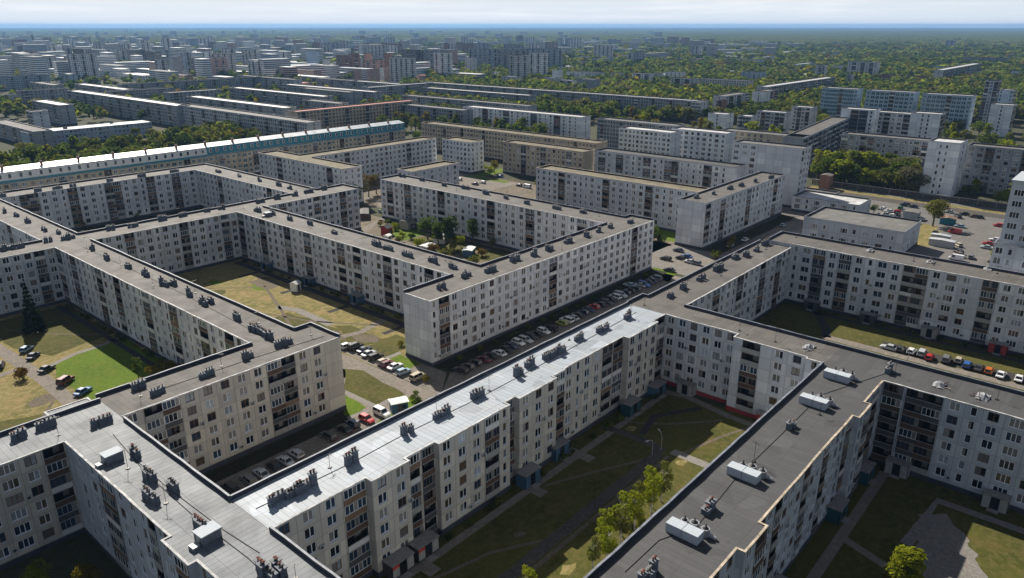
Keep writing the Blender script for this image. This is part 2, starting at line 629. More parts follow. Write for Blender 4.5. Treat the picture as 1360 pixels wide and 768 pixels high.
def building(name, label, verts, h=18.0, floors=6, wall='wall_beige', roof='roof_grey', plinth='plinth_navy', coping='coping_steel', coping2='coping', lod=1,
             cat='apartment block', group=None, frames=('frame_white', 'frame_white', 'frame_white', 'frame_brown'), panels=PANELS, glazing=.6,
             plinth_h=1.1, roof_axis='x', blank=.0, par_h=.7, gset=GLASS, seed=0):
    """verts: (x, y, facade pattern, parapet) counter-clockwise; an edge runs from its vertex to the next.
    parapet 0 = joined to a neighbour, 1 = raised, 2 = low lip."""
    rnd = random.Random(seed * 977 + len(name) + int(verts[0][0] * 3 + verts[0][1]))
    n = len(verts)
    pts = [(v[0], v[1]) for v in verts]
    pars = [v[3] for v in verts]
    cx, cy = sum(p[0] for p in pts) / n, sum(p[1] for p in pts) / n
    root = empty(name, (cx, cy, 0), 0, label, cat, group)
    off = (cx, cy, 0)
    zr = h - par_h
    fh = (zr - plinth_h) / floors
    wb = MB()
    wins, bals = [], []
    for i in range(n):
        x0, y0, pat, par = verts[i]
        x1, y1 = pts[(i + 1) % n]
        L = math.hypot(x1 - x0, y1 - y0)
        if L < .01:
            continue
        ux, uy = (x1 - x0) / L, (y1 - y0) / L
        nx, ny = -uy, ux                                        # inwards
        zt = zr if par == 0 else (h - .02 if par == 1 else zr + .10)

        def P3(a, z, d=0.0):
            return (x0 + ux * a + nx * d, y0 + uy * a + ny * d, z)

        def quad(a, b, za, zb, ua, ub, mat=0):
            if b - a > 1e-4 and zb - za > 1e-4:
                va, vb = (za - plinth_h) / fh, (zb - plinth_h) / fh
                wb.poly([P3(a, za), P3(b, za), P3(b, zb), P3(a, zb)], mat, [(ua, va), (ub, va), (ub, vb), (ua, vb)])
        if not pat:
            quad(0, L, 0, zt, 0.3, .3 + max(1, round(L / 3.3)) * 1.0)
            continue
        bays = expand(pat, L)

        def U(a):
            for k, (c, xa, xb) in enumerate(bays):
                if a <= xb + 1e-6:
                    return k + (a - xa) / (xb - xa)
            return len(bays)
        rz = math.atan2(uy, ux)
        cur = 0.0
        for (c, xa, xb) in bays:
            mid = (xa + xb) / 2
            if c in HOLE:
                w, hh = HOLE[c]
                zs = .78 if c not in 'sg' else (1.3 if c == 's' else .45)
                ha, hb = mid - w / 2, mid + w / 2
                if lod <= 1:
                    quad(cur, ha, 0, zt, U(cur), U(ha))
                    z = 0.0
                    for f in range(floors):
                        za = plinth_h + f * fh + zs
                        if f and rnd.random() < blank:
                            continue
                        quad(ha, hb, z, za, U(ha), U(hb))
                        zb = za + hh
                        d = .26
                        wb.poly([P3(ha, za), P3(hb, za), P3(hb, za, d), P3(ha, za, d)], 0)
                        wb.poly([P3(ha, zb, d), P3(hb, zb, d), P3(hb, zb), P3(ha, zb)], 0)
                        wb.poly([P3(ha, za), P3(ha, za, d), P3(ha, zb, d), P3(ha, zb)], 0)
                        wb.poly([P3(hb, za, d), P3(hb, za), P3(hb, zb), P3(hb, zb, d)], 0)
                        z = zb
                        wins.append((P3(mid, za), rz, c, (ux, uy), (nx, ny)))
                    quad(ha, hb, z, zt, U(ha), U(hb))
                    cur = hb
                else:
                    for f in range(floors):
                        if rnd.random() >= blank:
                            wins.append((P3(mid, plinth_h + f * fh + zs), rz, c, (ux, uy), (nx, ny)))
            elif c in 'LM':
                w = (xb - xa) - .5
                ha, hb = mid - w / 2, mid + w / 2
                z0 = plinth_h - .1
                z1 = plinth_h + floors * fh - .08
                D = 1.15
                if lod <= 1:
                    quad(cur, ha, 0, zt, U(cur), U(ha))
                    quad(ha, hb, 0, z0, U(ha), U(hb))
                    quad(ha, hb, z1, zt, U(ha), U(hb))
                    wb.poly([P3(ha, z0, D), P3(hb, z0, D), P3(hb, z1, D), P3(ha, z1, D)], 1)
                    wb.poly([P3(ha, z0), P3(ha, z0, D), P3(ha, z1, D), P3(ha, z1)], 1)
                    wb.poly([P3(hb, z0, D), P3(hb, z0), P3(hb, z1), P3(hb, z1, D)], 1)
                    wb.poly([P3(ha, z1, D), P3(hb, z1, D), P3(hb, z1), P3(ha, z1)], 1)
                    cur = hb
                k = 2 if c == 'M' else 1
                for q in range(k):
                    for f in range(floors):
                        bals.append((P3(ha + (hb - ha) * (q + .5) / k, plinth_h + f * fh), rz, (hb - ha) / k - (.06 if k == 2 else .01), f, q, (ux, uy), (nx, ny)))
        if cur < L:
            quad(cur, L, 0, zt, U(cur), U(L))
    wb.build('wall', [wall, 'recess'], root, off)
    # plinth band standing 6 cm proud of the panels
    if plinth:
        pb = MB()
        ring = inset_ring(pts, [1] * n, -.06)
        for i in range(n):
            if pars[i] == 0:
                continue
            j = (i + 1) % n
            a, b = ring[i], ring[j]
            pb.poly([(a[0], a[1], 0), (b[0], b[1], 0), (b[0], b[1], plinth_h - .12), (a[0], a[1], plinth_h - .12)], 0)
            pb.poly([(a[0], a[1], plinth_h - .12), (b[0], b[1], plinth_h - .12), (pts[j][0], pts[j][1], plinth_h - .12), (pts[i][0], pts[i][1], plinth_h - .12)], 0)
        if pb.f:
            pb.build('plinth', [plinth], root, off)
    # roof deck
    rb = MB()
    v3 = [Vector((p[0], p[1], 0)) for p in pts]
    for t in tessellate_polygon([v3]):
        tri = [pts[k] for k in t]
        ar = (tri[1][0] - tri[0][0]) * (tri[2][1] - tri[0][1]) - (tri[1][1] - tri[0][1]) * (tri[2][0] - tri[0][0])
        if ar < 0:
            tri = tri[::-1]
        uv = [(p[0], p[1]) if roof_axis == 'x' else (p[1], p[0]) for p in tri]
        rb.poly([(p[0], p[1], zr) for p in tri], 0, uv)
    ro = rb.build('roof', [roof], root, off)
    if any(pars):
        cbs = []
        ri = inset_ring(pts, pars, .26)
        rout = inset_ring(pts, pars, -.07)
        first = next((k for k in range(n) if pars[k] == 0), 0)
        for i in [(first + k) % n for k in range(n)]:
            if not pars[i]:
                continue
            j = (i + 1) % n
            if not cbs or pars[i - 1] == 0:
                cbs.append(MB())
            cb = cbs[-1]
            zt = h if pars[i] == 1 else zr + .12
            A0, B0, C0, D0 = rout[i], rout[j], ri[j], ri[i]
            ns = max(1, int(math.dist(A0, B0) / 3.2)) if lod <= 1 else 1
            jit = [(0, 0)] + [(rnd.uniform(-.05, .05), rnd.uniform(-.05, .04)) for _ in range(ns - 1)] + [(0, 0)]
            ex, ey = (B0[0] - A0[0]) / max(.01, math.dist(A0, B0)), (B0[1] - A0[1]) / max(.01, math.dist(A0, B0))
            tm_ = 0 if pars[i] == 1 else 2
            for q in range(ns):
                t0, t1 = q / ns, (q + 1) / ns

                def L2(p, r, t, o):
                    return (p[0] + (r[0] - p[0]) * t - ey * o, p[1] + (r[1] - p[1]) * t + ex * o)
                a, b = L2(A0, B0, t0, jit[q][0]), L2(A0, B0, t1, jit[q + 1][0])
                c, d = L2(D0, C0, t1, jit[q + 1][0]), L2(D0, C0, t0, jit[q][0])
                w0, w1 = L2(pts[i], pts[j], t0, 0), L2(pts[i], pts[j], t1, 0)
                za, zb_ = zt + jit[q][1], zt + jit[q + 1][1]
                cb.poly([(a[0], a[1], za), (b[0], b[1], zb_), (c[0], c[1], zb_), (d[0], d[1], za)], tm_)
                cb.poly([(d[0], d[1], za), (c[0], c[1], zb_), (c[0], c[1], zr + .003), (d[0], d[1], zr + .003)], 1)  # inner face painted near-black to stand for its shade
                cb.poly([(a[0], a[1], za - .16), (b[0], b[1], zb_ - .16), (b[0], b[1], zb_), (a[0], a[1], za)], tm_)
                cb.poly([(w0[0], w0[1], za - .16), (w1[0], w1[1], zb_ - .16), (b[0], b[1], zb_ - .16), (a[0], a[1], za - .16)], tm_)
            a, b, c, d = A0, B0, C0, D0
            for (k, kk, s, e) in ((i, i - 1, a, d), (j, j, c, b)):
                if pars[kk] == 0:
                    cb.poly([(s[0], s[1], zr), (e[0], e[1], zr), (e[0], e[1], zt), (s[0], s[1], zt)], 0)
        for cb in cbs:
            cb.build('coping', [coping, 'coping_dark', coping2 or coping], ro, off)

    def near(w):
        p = w[0]
        return p[0] ** 2 + p[1] ** 2
    wins.sort(key=near)
    bals.sort(key=near)
    sb, sbm = MB(), ['frame_white', 'sill_metal', 'glass_dark', 'glass_blue', 'glass_curtain', 'glass_warm', 'glass_teal']
    cnt = 0
    for (p, rz, c, u, nn) in wins:
        fm = rnd.choice(frames)
        gl = rnd.choice(gset)
        var = rnd.choice((0, 0, 0, 0, 0, 1, 1, 2))
        if lod <= 1 and cnt < 100:
            fr, pa, one = window_meshes(c, fm, var, gl)
            loc = (p[0] - cx, p[1] - cy, p[2])
            if lod == 0:
                o = put('window', fr, root, loc, rz)
                put('pane', pa, o)
            else:
                put('window', one, root, loc, rz)
            cnt += 1
        else:
            w, hh = HOLE[c]
            d0 = .165 if lod <= 1 else -.03

            def Q(a, z, d):
                return (p[0] + u[0] * a + nn[0] * d, p[1] + u[1] * a + nn[1] * d, p[2] + z)
            gi = 2 + rnd.choice((0, 0, 0, 0, 1, 1, 1, 2, 3)) if gset is GLASS else 6
            t = .08
            if lod <= 1:
                sb.poly([Q(-w / 2, 0, d0), Q(w / 2, 0, d0), Q(w / 2, hh, d0), Q(-w / 2, hh, d0)], gi)
                for (a, b) in ((-w / 2, -w / 2 + t), (w / 2 - t, w / 2)) + (((.03, .13),) if w > 1.2 else ()):
                    sb.poly([Q(a, 0, d0 - .04), Q(b, 0, d0 - .04), Q(b, hh, d0 - .04), Q(a, hh, d0 - .04)], 0)
                for (a, b) in ((0, t), (hh - t, hh)):
                    sb.poly([Q(-w / 2, a, d0 - .05), Q(w / 2, a, d0 - .05), Q(w / 2, b, d0 - .05), Q(-w / 2, b, d0 - .05)], 0)
                sb.poly([Q(-w / 2 - .05, 0, -.07), Q(w / 2 + .05, 0, -.07), Q(w / 2 + .05, 0, .1), Q(-w / 2 - .05, 0, .1)], 1)
            else:
                sb.poly([Q(-w / 2, 0, d0), Q(w / 2, 0, d0), Q(w / 2, hh, d0), Q(-w / 2, hh, d0)], gi)
                if w > 1.2:
                    sb.poly([Q(-.05, 0, d0 - .02), Q(.07, 0, d0 - .02), Q(.07, hh, d0 - .02), Q(-.05, hh, d0 - .02)], 0)
    if sb.f:
        o = sb.build('window', sbm, root, off)
        o['kind'] = 'stuff'
    bb, bbm = MB(), ['panel_white', 'panel_grey', 'panel_brown', 'panel_ochre', 'panel_dark', 'glass_dark', 'glass_blue', 'frame_white']
    cnt = 0
    for (p, rz, w, f, q, u, nn) in bals:
        pm = rnd.choice(panels)
        gz = (1 if rnd.random() < .75 else 2) if rnd.random() < glazing else 0
        fm = rnd.choice(('frame_white', 'frame_white', 'frame_brown', 'frame_grey'))
        if lod <= 1 and cnt < 100:
            wq = 2.8 if w < 3.4 else 3.6
            bo, gm = balcony_meshes(wq, fh, pm, gz, fm)
            o = put('balcony', bo, root, (p[0] - cx, p[1] - cy, p[2]), rz, (w / wq, 1, 1))
            if gm is not None:
                put('glazing', gm, o)
            cnt += 1
        else:
            def Q(a, z, d):
                return (p[0] + u[0] * a + nn[0] * d, p[1] + u[1] * a + nn[1] * d, p[2] + z)

            def slab(z0, z1, d0, m, dd=.5):
                a, b = -w / 2, w / 2
                bb.poly([Q(a, z0, d0), Q(b, z0, d0), Q(b, z1, d0), Q(a, z1, d0)], m)
                bb.poly([Q(a, z1, d0), Q(b, z1, d0), Q(b, z1, 0), Q(a, z1, 0)], m)
                bb.poly([Q(a, z0, 0), Q(a, z0, d0), Q(a, z1, d0), Q(a, z1, 0)], m)
                bb.poly([Q(b, z0, d0), Q(b, z0, 0), Q(b, z1, 0), Q(b, z1, d0)], m)
            pi = bbm.index(pm) if pm in bbm else 0
            slab(0, 1.02, -.5, pi)
            slab(1.02, fh - .2, -.42 if gz else -.03, 6 if gz else 5)
            slab(fh - .2, fh, -.5, 7 if rnd.random() < .3 else 1)
    if bb.f:
        o = bb.build('balcony', bbm, root, off)
        o['kind'] = 'stuff'
    if lod == 0:
        k = ('aircon',)
        if k not in CACHE:
            a = MB()
            a.box(-.42, .42, -.36, -.04, 0, .58, 0)
            a.box(-.30, .14, -.375, -.362, .08, .50, 1)
            CACHE[k] = a.mesh('air_conditioner', ['unit_grey', 'car_trim_dark'])
        for (p, rz, c, u, nn) in wins[::9][:14]:
            s = .35 + HOLE[c][0] / 2 + .35
            put('air_conditioner', CACHE[k], root, (p[0] + u[0] * s - cx, p[1] + u[1] * s - cy, p[2] + rnd.uniform(-.2, .5)), rz)
    root_roof[root.name] = (ro, off, zr)
    return root, ro, off, zr


root_roof = {}


def rect(x0, x1, y0, y1, S=None, E=None, Nn=None, W=None, par='1111'):
    q = [int(c) for c in par]
    return [(x0, y0, S, q[0]), (x1, y0, E, q[1]), (x1, y1, Nn, q[2]), (x0, y1, W, q[3])]


# ------------------------------------------------------------------ things standing on the roofs (parts of the roof)
def flue_mesh(k):
    key = ('flue', k)
    if key not in CACHE:
        r = random.Random(k)
        m = MB()
        w, d, hh = [(1.0, .85, 1.15), (1.25, .8, 1.0), (.85, .85, 1.35), (1.7, .8, 1.05)][k % 4]
        m.frustum([(-w / 2, -d / 2, 0), (w / 2, -d / 2, 0), (w / 2, d / 2, 0), (-w / 2, d / 2, 0)],
                  [(-w / 2 + .02, -d / 2 + .02, hh), (w / 2 - .02, -d / 2 + .02, hh), (w / 2 - .02, d / 2 - .02, hh), (-w / 2 + .02, d / 2 - .02, hh)], 0)
        m.box(-w / 2 - .1, w / 2 + .1, -d / 2 - .1, d / 2 + .1, hh + .003, hh + .12, 1)
        n = 2 if w < 1.5 else 3
        for i in range(n):
            x = -w / 2 + w * (i + .5) / n
            m.tube((x, 0, hh + .12), (x, 0, hh + .42), .13, .11, 8, 2)
            m.tube((x, 0, hh + .46), (x, 0, hh + .56), .24, .05, 8, 2 if r.random() < .7 else 3)
        m.box(-w / 2 - .03, w / 2 + .03, -d / 2 - .03, d / 2 + .03, 0.003, .16, 1)
        CACHE[key] = m.mesh('flue', ['brick_flue', 'flue_cap', 'pot_black', 'pot_rust'])
    return CACHE[key]


def flue_cluster(bld, x, y, n=2, axis='y', rnd=random):
    ro, off, zr = bld
    step = 1.25
    for i in range(n):
        t = (i - (n - 1) / 2) * step + rnd.uniform(-.1, .1)
        k = rnd.randrange(8)
        px, py = (x + t, y + rnd.uniform(-.2, .2)) if axis == 'x' else (x + rnd.uniform(-.2, .2), y + t)
        s = rnd.uniform(.8, 1.2)
        put('flue', flue_mesh(k), ro, (px - off[0], py - off[1], zr), (0 if axis == 'x' else math.pi / 2) + rnd.uniform(-.06, .06), (s, rnd.uniform(.85, 1.2), s * rnd.uniform(.85, 1.15)))


def flues(bld, pix, axis='y', n=None, z=17.6, keep=None):
    """clusters at surveyed pixels on the roof deck"""
    for i, (u, v) in enumerate(pix):
        x, y = at(u, v, z)
        if keep:
            x = min(max(x, keep[0]), keep[1])
            y = min(max(y, keep[2]), keep[3])
        flue_cluster(bld, x, y, n or random.choice((2, 2, 3)), axis)


def roof_cable(bld, pts):
    ro, off, zr = bld
    m = MB()
    for a, b in zip(pts, pts[1:]):
        m.tube((a[0] - off[0], a[1] - off[1], zr + .05), (b[0] - off[0], b[1] - off[1], zr + .05), .045, n=5, mat=0)
    m.build('cable', ['cable_black'], ro)


def air_unit(bld, x, y, L=4.6, W=1.7, H=1.35, rz=0.0):
    """long white ventilation housing in two halves, with steel drums behind it"""
    ro, off, zr = bld
    loc = (x - off[0], y - off[1], zr)
    m = MB()
    for s in (-1, 1):
        y0, y1 = (-L / 2, -.04) if s < 0 else (.04, L / 2)
        m.box(-W / 2, W / 2, y0, y1, .12, H, 0)
        m.frustum([(-W / 2 - .06, y0 - .03, H), (W / 2 + .06, y0 - .03, H), (W / 2 + .06, y1 + .03, H), (-W / 2 - .06, y1 + .03, H)],
                  [(-W / 2 - .02, y0, H + .10), (W / 2 + .02, y0, H + .10), (W / 2 + .02, y1, H + .10), (-W / 2 - .02, y1, H + .10)], 0)
    m.box(-W / 2 + .1, W / 2 - .1, -L / 2 + .1, L / 2 - .1, .003, .12, 1)
    put('ventilation_unit', m.mesh('ventilation_unit', ['unit_white', 'unit_grey']), ro, loc, rz)
    d = MB()
    for k, (yy, r, hh) in enumerate(((-1.5, .62, 1.1), (.1, .7, 1.25), (1.5, .55, .95))):
        d.tube((0, yy, 0), (0, yy, hh), r, r * .96, 14, 0)
        d.tube((0, yy, hh), (0, yy, hh + .25), r * .7, r * .25, 12, 1)
        d.tube((.1, yy, hh + .25), (.1, yy, hh + .6), .1, .1, 8, 1)
    d.tube((0, -1.5, .5), (0, 1.5, .5), .16, .16, 8, 0)
    d.tube((0, -2.0, .35), (0, -3.1, .2), .3, .26, 10, 0)
    c, s = math.cos(rz), math.sin(rz)
    dx, dy = 1.9, -.5
    put('exhaust_drum', d.mesh('exhaust_drum', ['drum_steel', 'pot_black']), ro, (loc[0] + dx * c - dy * s, loc[1] + dx * s + dy * c, zr), rz)


def antenna(bld, x, y, h=2.6, rz=0.0):
    ro, off, zr = bld
    k = ('antenna', round(h, 1))
    if k not in CACHE:
        m = MB()
        m.tube((0, 0, 0), (0, 0, h), .035, .03, 5, 0)
        m.tube((-.7, 0, h - .15), (.7, 0, h - .15), .025, n=4, mat=0)
        for q in range(5):
            m.tube((-.6 + q * .3, -.4 + q * .05, h - .15), (-.6 + q * .3, .4 - q * .05, h - .15), .02, n=4, mat=0)
        m.box(-.25, .25, -.25, .25, 0, .12, 0)
        CACHE[k] = m.mesh('antenna', ['pot_black'])
    put('antenna', CACHE[k], ro, (x - off[0], y - off[1], zr), rz)


def roof_hatch(bld, x, y, w=2.4, d=2.0, h=1.5, rz=0.0):
    ro, off, zr = bld
    m = MB()
    m.box(-w / 2, w / 2, -d / 2, d / 2, 0, h, 0, 1)
    m.box(-w / 2 - .12, w / 2 + .12, -d / 2 - .12, d / 2 + .12, h + .003, h + .16, 1)
    m.box(-w / 2 - .04, -w / 2 + .002, -.4, .4, .05, h - .2, 2)
    m.box(-w / 2 - 1.3, -w / 2 - .3, -d / 2, d / 2 - .8, 0, .55, 0, 2)
    put('roof_hatch', m.mesh('roof_hatch', ['flue_cap', 'unit_white', 'frame_grey']), ro, (x - off[0], y - off[1], zr), rz)


def roof_debris(bld, x, y, seed=0):
    """crumpled tarpaulin and boards against the parapet"""
    ro, off, zr = bld
    r = random.Random(seed)
    m = MB()
    nx, ny = 7, 6
    g = [[(i * .5 - 1.5 + r.uniform(-.1, .1), j * .4 - 1 + r.uniform(-.1, .1), max(.03, .75 * math.exp(-((i - 3) ** 2 + (j - 2.5) ** 2) / 5) + r.uniform(-.12, .2))) for j in range(ny)] for i in range(nx)]
    for i in range(nx - 1):
        for j in range(ny - 1):
            m.poly([g[i][j], g[i + 1][j], g[i + 1][j + 1], g[i][j + 1]], 0)
    for k in range(4):
        a = r.uniform(0, 6.28)
        px, py = r.uniform(-1.6, 1.6), r.uniform(-1.2, 1.2)
        m.tube((px, py, .1), (px + math.cos(a) * 1.4, py + math.sin(a) * 1.4, r.uniform(.2, .9)), .09, .09, 6, 1 + k % 2)
    put('tarpaulin_heap', m.mesh('tarpaulin_heap', ['tarp_grey', 'wood_rail', 'pot_rust']), ro, (x - off[0], y - off[1], zr))


def porch(root, off, x, y, rz, w=5.5, d=2.6, h=3.0, sides='panel_blue', poster=None):
    """entrance porch: slab roof, side panels, posts; rz turns its front (-y) outwards"""
    m = MB()
    m.box(-w / 2, w / 2, -d, 0, h - .22, h, 0)
    m.box(-w / 2 + .1, -w / 2 + .2, -d + .1, 0, 0, h - .223, 1)
    m.box(w / 2 - .2, w / 2 - .1, -d + .1, 0, 0, h - .223, 1)
    m.box(-w / 2 + .1, -.7, -d + .1, -d + .2, 0, h - .223, 1)
    m.box(.7, w / 2 - .1, -d + .1, -d + .2, 0, h - .223, 1)
    m.box(-.9, .9, -d - .9, -d + .1, .003, .17, 0)
    o = put('entrance_porch', m.mesh('entrance_porch', ['slab_concrete', sides]), root, (x - off[0], y - off[1], 0), rz)
    e = MB()
    e.poly([(-.7, -d + .16, .05), (.7, -d + .16, .05), (.7, -d + .16, 2.4), (-.7, -d + .16, 2.4)], 0)
    e.build('door', ['glass_dark'], o)
    if poster:
        q = MB()
        q.box(-w / 2 + .2, -.8, -d + .04, -d + .09, .5, 2.0, 0)
        q.box(-w / 2 + .2, -.8, -d + .03, -d + .09, 2.003, 2.55, 1)
        q.box(.8, w / 2 - .2, -d + .04, -d + .09, .5, 2.55, 0)
        q.build('poster_board', ['panel_grey', poster], o)
    return o

# ------------------------------------------------------------------ trees
def leaf_quads(c, nrm, size, r):
    """leaf-clump cards: centres (n,3), normals (n,3), sizes (n,)"""
    n = len(c)
    nrm = nrm / (np.linalg.norm(nrm, axis=1, keepdims=True) + 1e-9)
    a = r.normal(size=(n, 3))
    t = np.cross(nrm, a)
    t /= (np.linalg.norm(t, axis=1, keepdims=True) + 1e-9)
    b = np.cross(nrm, t)
    s = size[:, None]
    k = r.uniform(.55, 1.0, size=(n, 1))
    v = np.empty((n, 4, 3))
    v[:, 0] = c - t * s - b * s * k * .6
    v[:, 1] = c + t * s * .7 - b * s * k
    v[:, 2] = c + t * s + b * s * k * .6
    v[:, 3] = c - t * s * .7 + b * s * k
    return v


def crown(kind, n, leaf, seed):
    """unit crown (height 1, base at 0) as leaf cards"""
    r = np.random.default_rng(seed)
    if kind == 'conifer':
        z = 1 - r.power(1.7, n) * .93
        z = r.uniform(0.06, 1, n) ** 1.25
        lay = np.round(z * 13) / 13
        z = lay + r.normal(0, .012, n)
        rad = (1 - z).clip(.02) * .24 * np.sqrt(r.uniform(.25, 1, n))
        az = r.uniform(0, 6.283, n)
        c = np.stack([rad * np.cos(az), rad * np.sin(az), z + .04 - rad * .25], 1)
        nr = np.stack([np.cos(az) * .5, np.sin(az) * .5, np.full(n, 1.0)], 1) + r.normal(0, .35, (n, 3))
        s = leaf * r.uniform(.6, 1.2, n) * (1.15 - z * .6)
        return leaf_quads(c, nr, s, r)
    if kind == 'tall':
        L, spread, zlo, zhi, lr = 17, .115, .24, .90, (.075, .125)
    elif kind == 'birch':
        L, spread, zlo, zhi, lr = 20, .17, .26, .92, (.055, .115)
    elif kind == 'shrub':
        L, spread, zlo, zhi, lr = 9, .42, .15, .7, (.20, .32)
    else:
        L, spread, zlo, zhi, lr = 15, .27, .36, .80, (.12, .20)
    zc = r.uniform(zlo, zhi, L)
    prof = np.sin(np.clip((zc - zlo) / (zhi - zlo + .12) * .85 + .15, 0, 1) * math.pi) ** .7
    az = r.uniform(0, 6.283, L)
    rc = spread * prof * np.sqrt(r.uniform(.1, 1, L))
    ctr = np.stack([rc * np.cos(az), rc * np.sin(az), zc], 1)
    rad = r.uniform(lr[0], lr[1], L) * (.7 + .4 * prof)
    w = rad ** 2 / (rad ** 2).sum()
    li = r.choice(L, n, p=w)
    d = r.normal(size=(n, 3))
    d /= np.linalg.norm(d, axis=1, keepdims=True)
    d[:, 2] = np.where(d[:, 2] < -.35, -d[:, 2], d[:, 2])
    rr = rad[li] * r.uniform(.55, 1.12, n) ** .6
    c = ctr[li] + d * rr[:, None] * np.array([1, 1, .9])
    nr = d + r.normal(0, .42, (n, 3))
    s = leaf * r.uniform(.55, 1.25, n)
    return leaf_quads(c, nr, s, r)


def cards_mesh(name, v, mats, mi=None):
    v = v.reshape(-1, 3)
    n = len(v) // 4
    me = bpy.data.meshes.new(name)
    me.vertices.add(len(v))
    me.vertices.foreach_set('co', v.astype(np.float32).ravel())
    me.loops.add(n * 4)
    me.loops.foreach_set('vertex_index', np.arange(n * 4, dtype=np.int32))
    me.polygons.add(n)
    me.polygons.foreach_set('loop_start', np.arange(n, dtype=np.int32) * 4)
    for m in mats:
        me.materials.append(MATS[m])
    if mi is not None:
        me.polygons.foreach_set('material_index', mi.astype(np.int32))
    me.update(calc_edges=True)
    me.validate()
    return me


def trunk_mesh(kind, mat):
    k = ('trunk', kind, mat)
    if k in CACHE:
        return CACHE[k]
    r = random.Random(len(kind) * 7)
    m = MB()
    if kind == 'conifer':
        m.tube((0, 0, 0), (0, 0, .95), .018, .003, 7)
    elif kind == 'shrub':
        for q in range(6):
            a = q * 1.05
            m.tube((0, 0, 0), (math.cos(a) * .28, math.sin(a) * .28, .55), .03, .01, 5)
    else:
        r0 = .020 if kind in ('tall', 'birch') else .028
        m.tube((0, 0, -.01), (.004, .003, .35), r0, r0 * .75, 8)
        m.tube((.004, .003, .35), (-.004, 0, .82), r0 * .75, r0 * .2, 7)
        sp = .13 if kind in ('tall', 'birch') else .24
        for q in range(8):
            a = q * 2.4 + r.uniform(-.3, .3)
            z = .28 + q * .055
            m.tube((0, 0, z), (math.cos(a) * sp, math.sin(a) * sp, z + r.uniform(.12, .22)), r0 * .42, r0 * .1, 5)
    CACHE[k] = m.mesh('trunk', [mat])
    return CACHE[k]


def tree_meshes(kind, leafm, lod, var):
    k = ('tree', kind, leafm, lod, var)
    if k not in CACHE:
        n, lf = {0: (2600, .019), 1: (1100, .027), 2: (420, .042)}[lod]
        if kind == 'shrub':
            n, lf = n // 2, lf * 2.0
        if kind == 'birch':
            n, lf = int(n * .8), lf * .85
        if kind == 'conifer':
            lf *= 1.15
        CACHE[k] = cards_mesh('crown', crown(kind, n, lf, var * 31 + len(kind)), [leafm])
    return CACHE[k]


TREES = []


def tree(x, y, H, kind, leafm, label, name=None, cat='tree', group=None, lod=1, spread=1.0, trunk='wood_trunk', var=None, rnd=random):
    nm = name or {'conifer': 'spruce_tree', 'tall': 'poplar_tree', 'birch': 'birch_tree', 'shrub': 'shrub', 'round': 'broadleaf_tree'}[kind]
    o = empty(nm, (x, y, 0), rnd.uniform(0, 6.28), label, cat, group)
    o.scale = (H * spread * rnd.uniform(.9, 1.1), H * spread * rnd.uniform(.9, 1.1), H)
    put('trunk', trunk_mesh(kind, trunk), o)
    put('crown', tree_meshes(kind, leafm, lod, var if var is not None else rnd.randrange(3)), o)
    TREES.append((x, y))
    return o


# ------------------------------------------------------------------ cars
CARCOL = {
    'white': (.70, .71, .72), 'silver': (.42, .44, .46), 'black': (.012, .012, .014), 'navy': (.015, .025, .07), 'blue': (.03, .11, .32),
    'red': (.42, .02, .02), 'grey': (.14, .145, .15), 'dark grey': (.05, .052, .056), 'beige': (.42, .37, .28), 'burgundy': (.14, .015, .025),
    'green': (.03, .16, .06), 'orange': (.50, .13, .02), 'yellow-green': (.30, .33, .05), 'brown': (.10, .055, .03), 'light blue': (.30, .42, .52),
}
for _k, _c in CARCOL.items():
    m_, nt_, b_ = new_mat('paint_' + _k)
    b_.inputs['Base Color'].default_value = c4(_c)
    b_.inputs['Roughness'].default_value = .35
    b_.inputs['Coat Weight'].default_value = .6
    b_.inputs['Coat Roughness'].default_value = .08
plain('car_glass', (.012, .015, .018), .08, var=0, spec=.7)
plain('tyre_rubber', (.018, .018, .018), .85, var=0)
plain('rim_metal', (.45, .46, .47), .35, .6, var=0)
plain('head_lamp', (.70, .71, .70), .15, var=0)
plain('tail_lamp', (.30, .015, .012), .25, var=0)
plain('car_trim', (.03, .03, .032), .6, var=0)

CARDIM = {  # length, width, height, bonnet end, cabin rear end, roof front, roof rear (x forward, fractions of length from the rear)
    'hatchback': (3.95, 1.70, 1.50, .70, .03, .56, .10),
    'saloon': (4.45, 1.75, 1.45, .70, .15, .56, .27),
    'estate car': (4.5, 1.76, 1.50, .71, .03, .58, .07),
    'off-roader': (4.5, 1.88, 1.78, .73, .03, .62, .06),
    'van': (4.9, 1.95, 2.10, .86, .01, .76, .02),
}


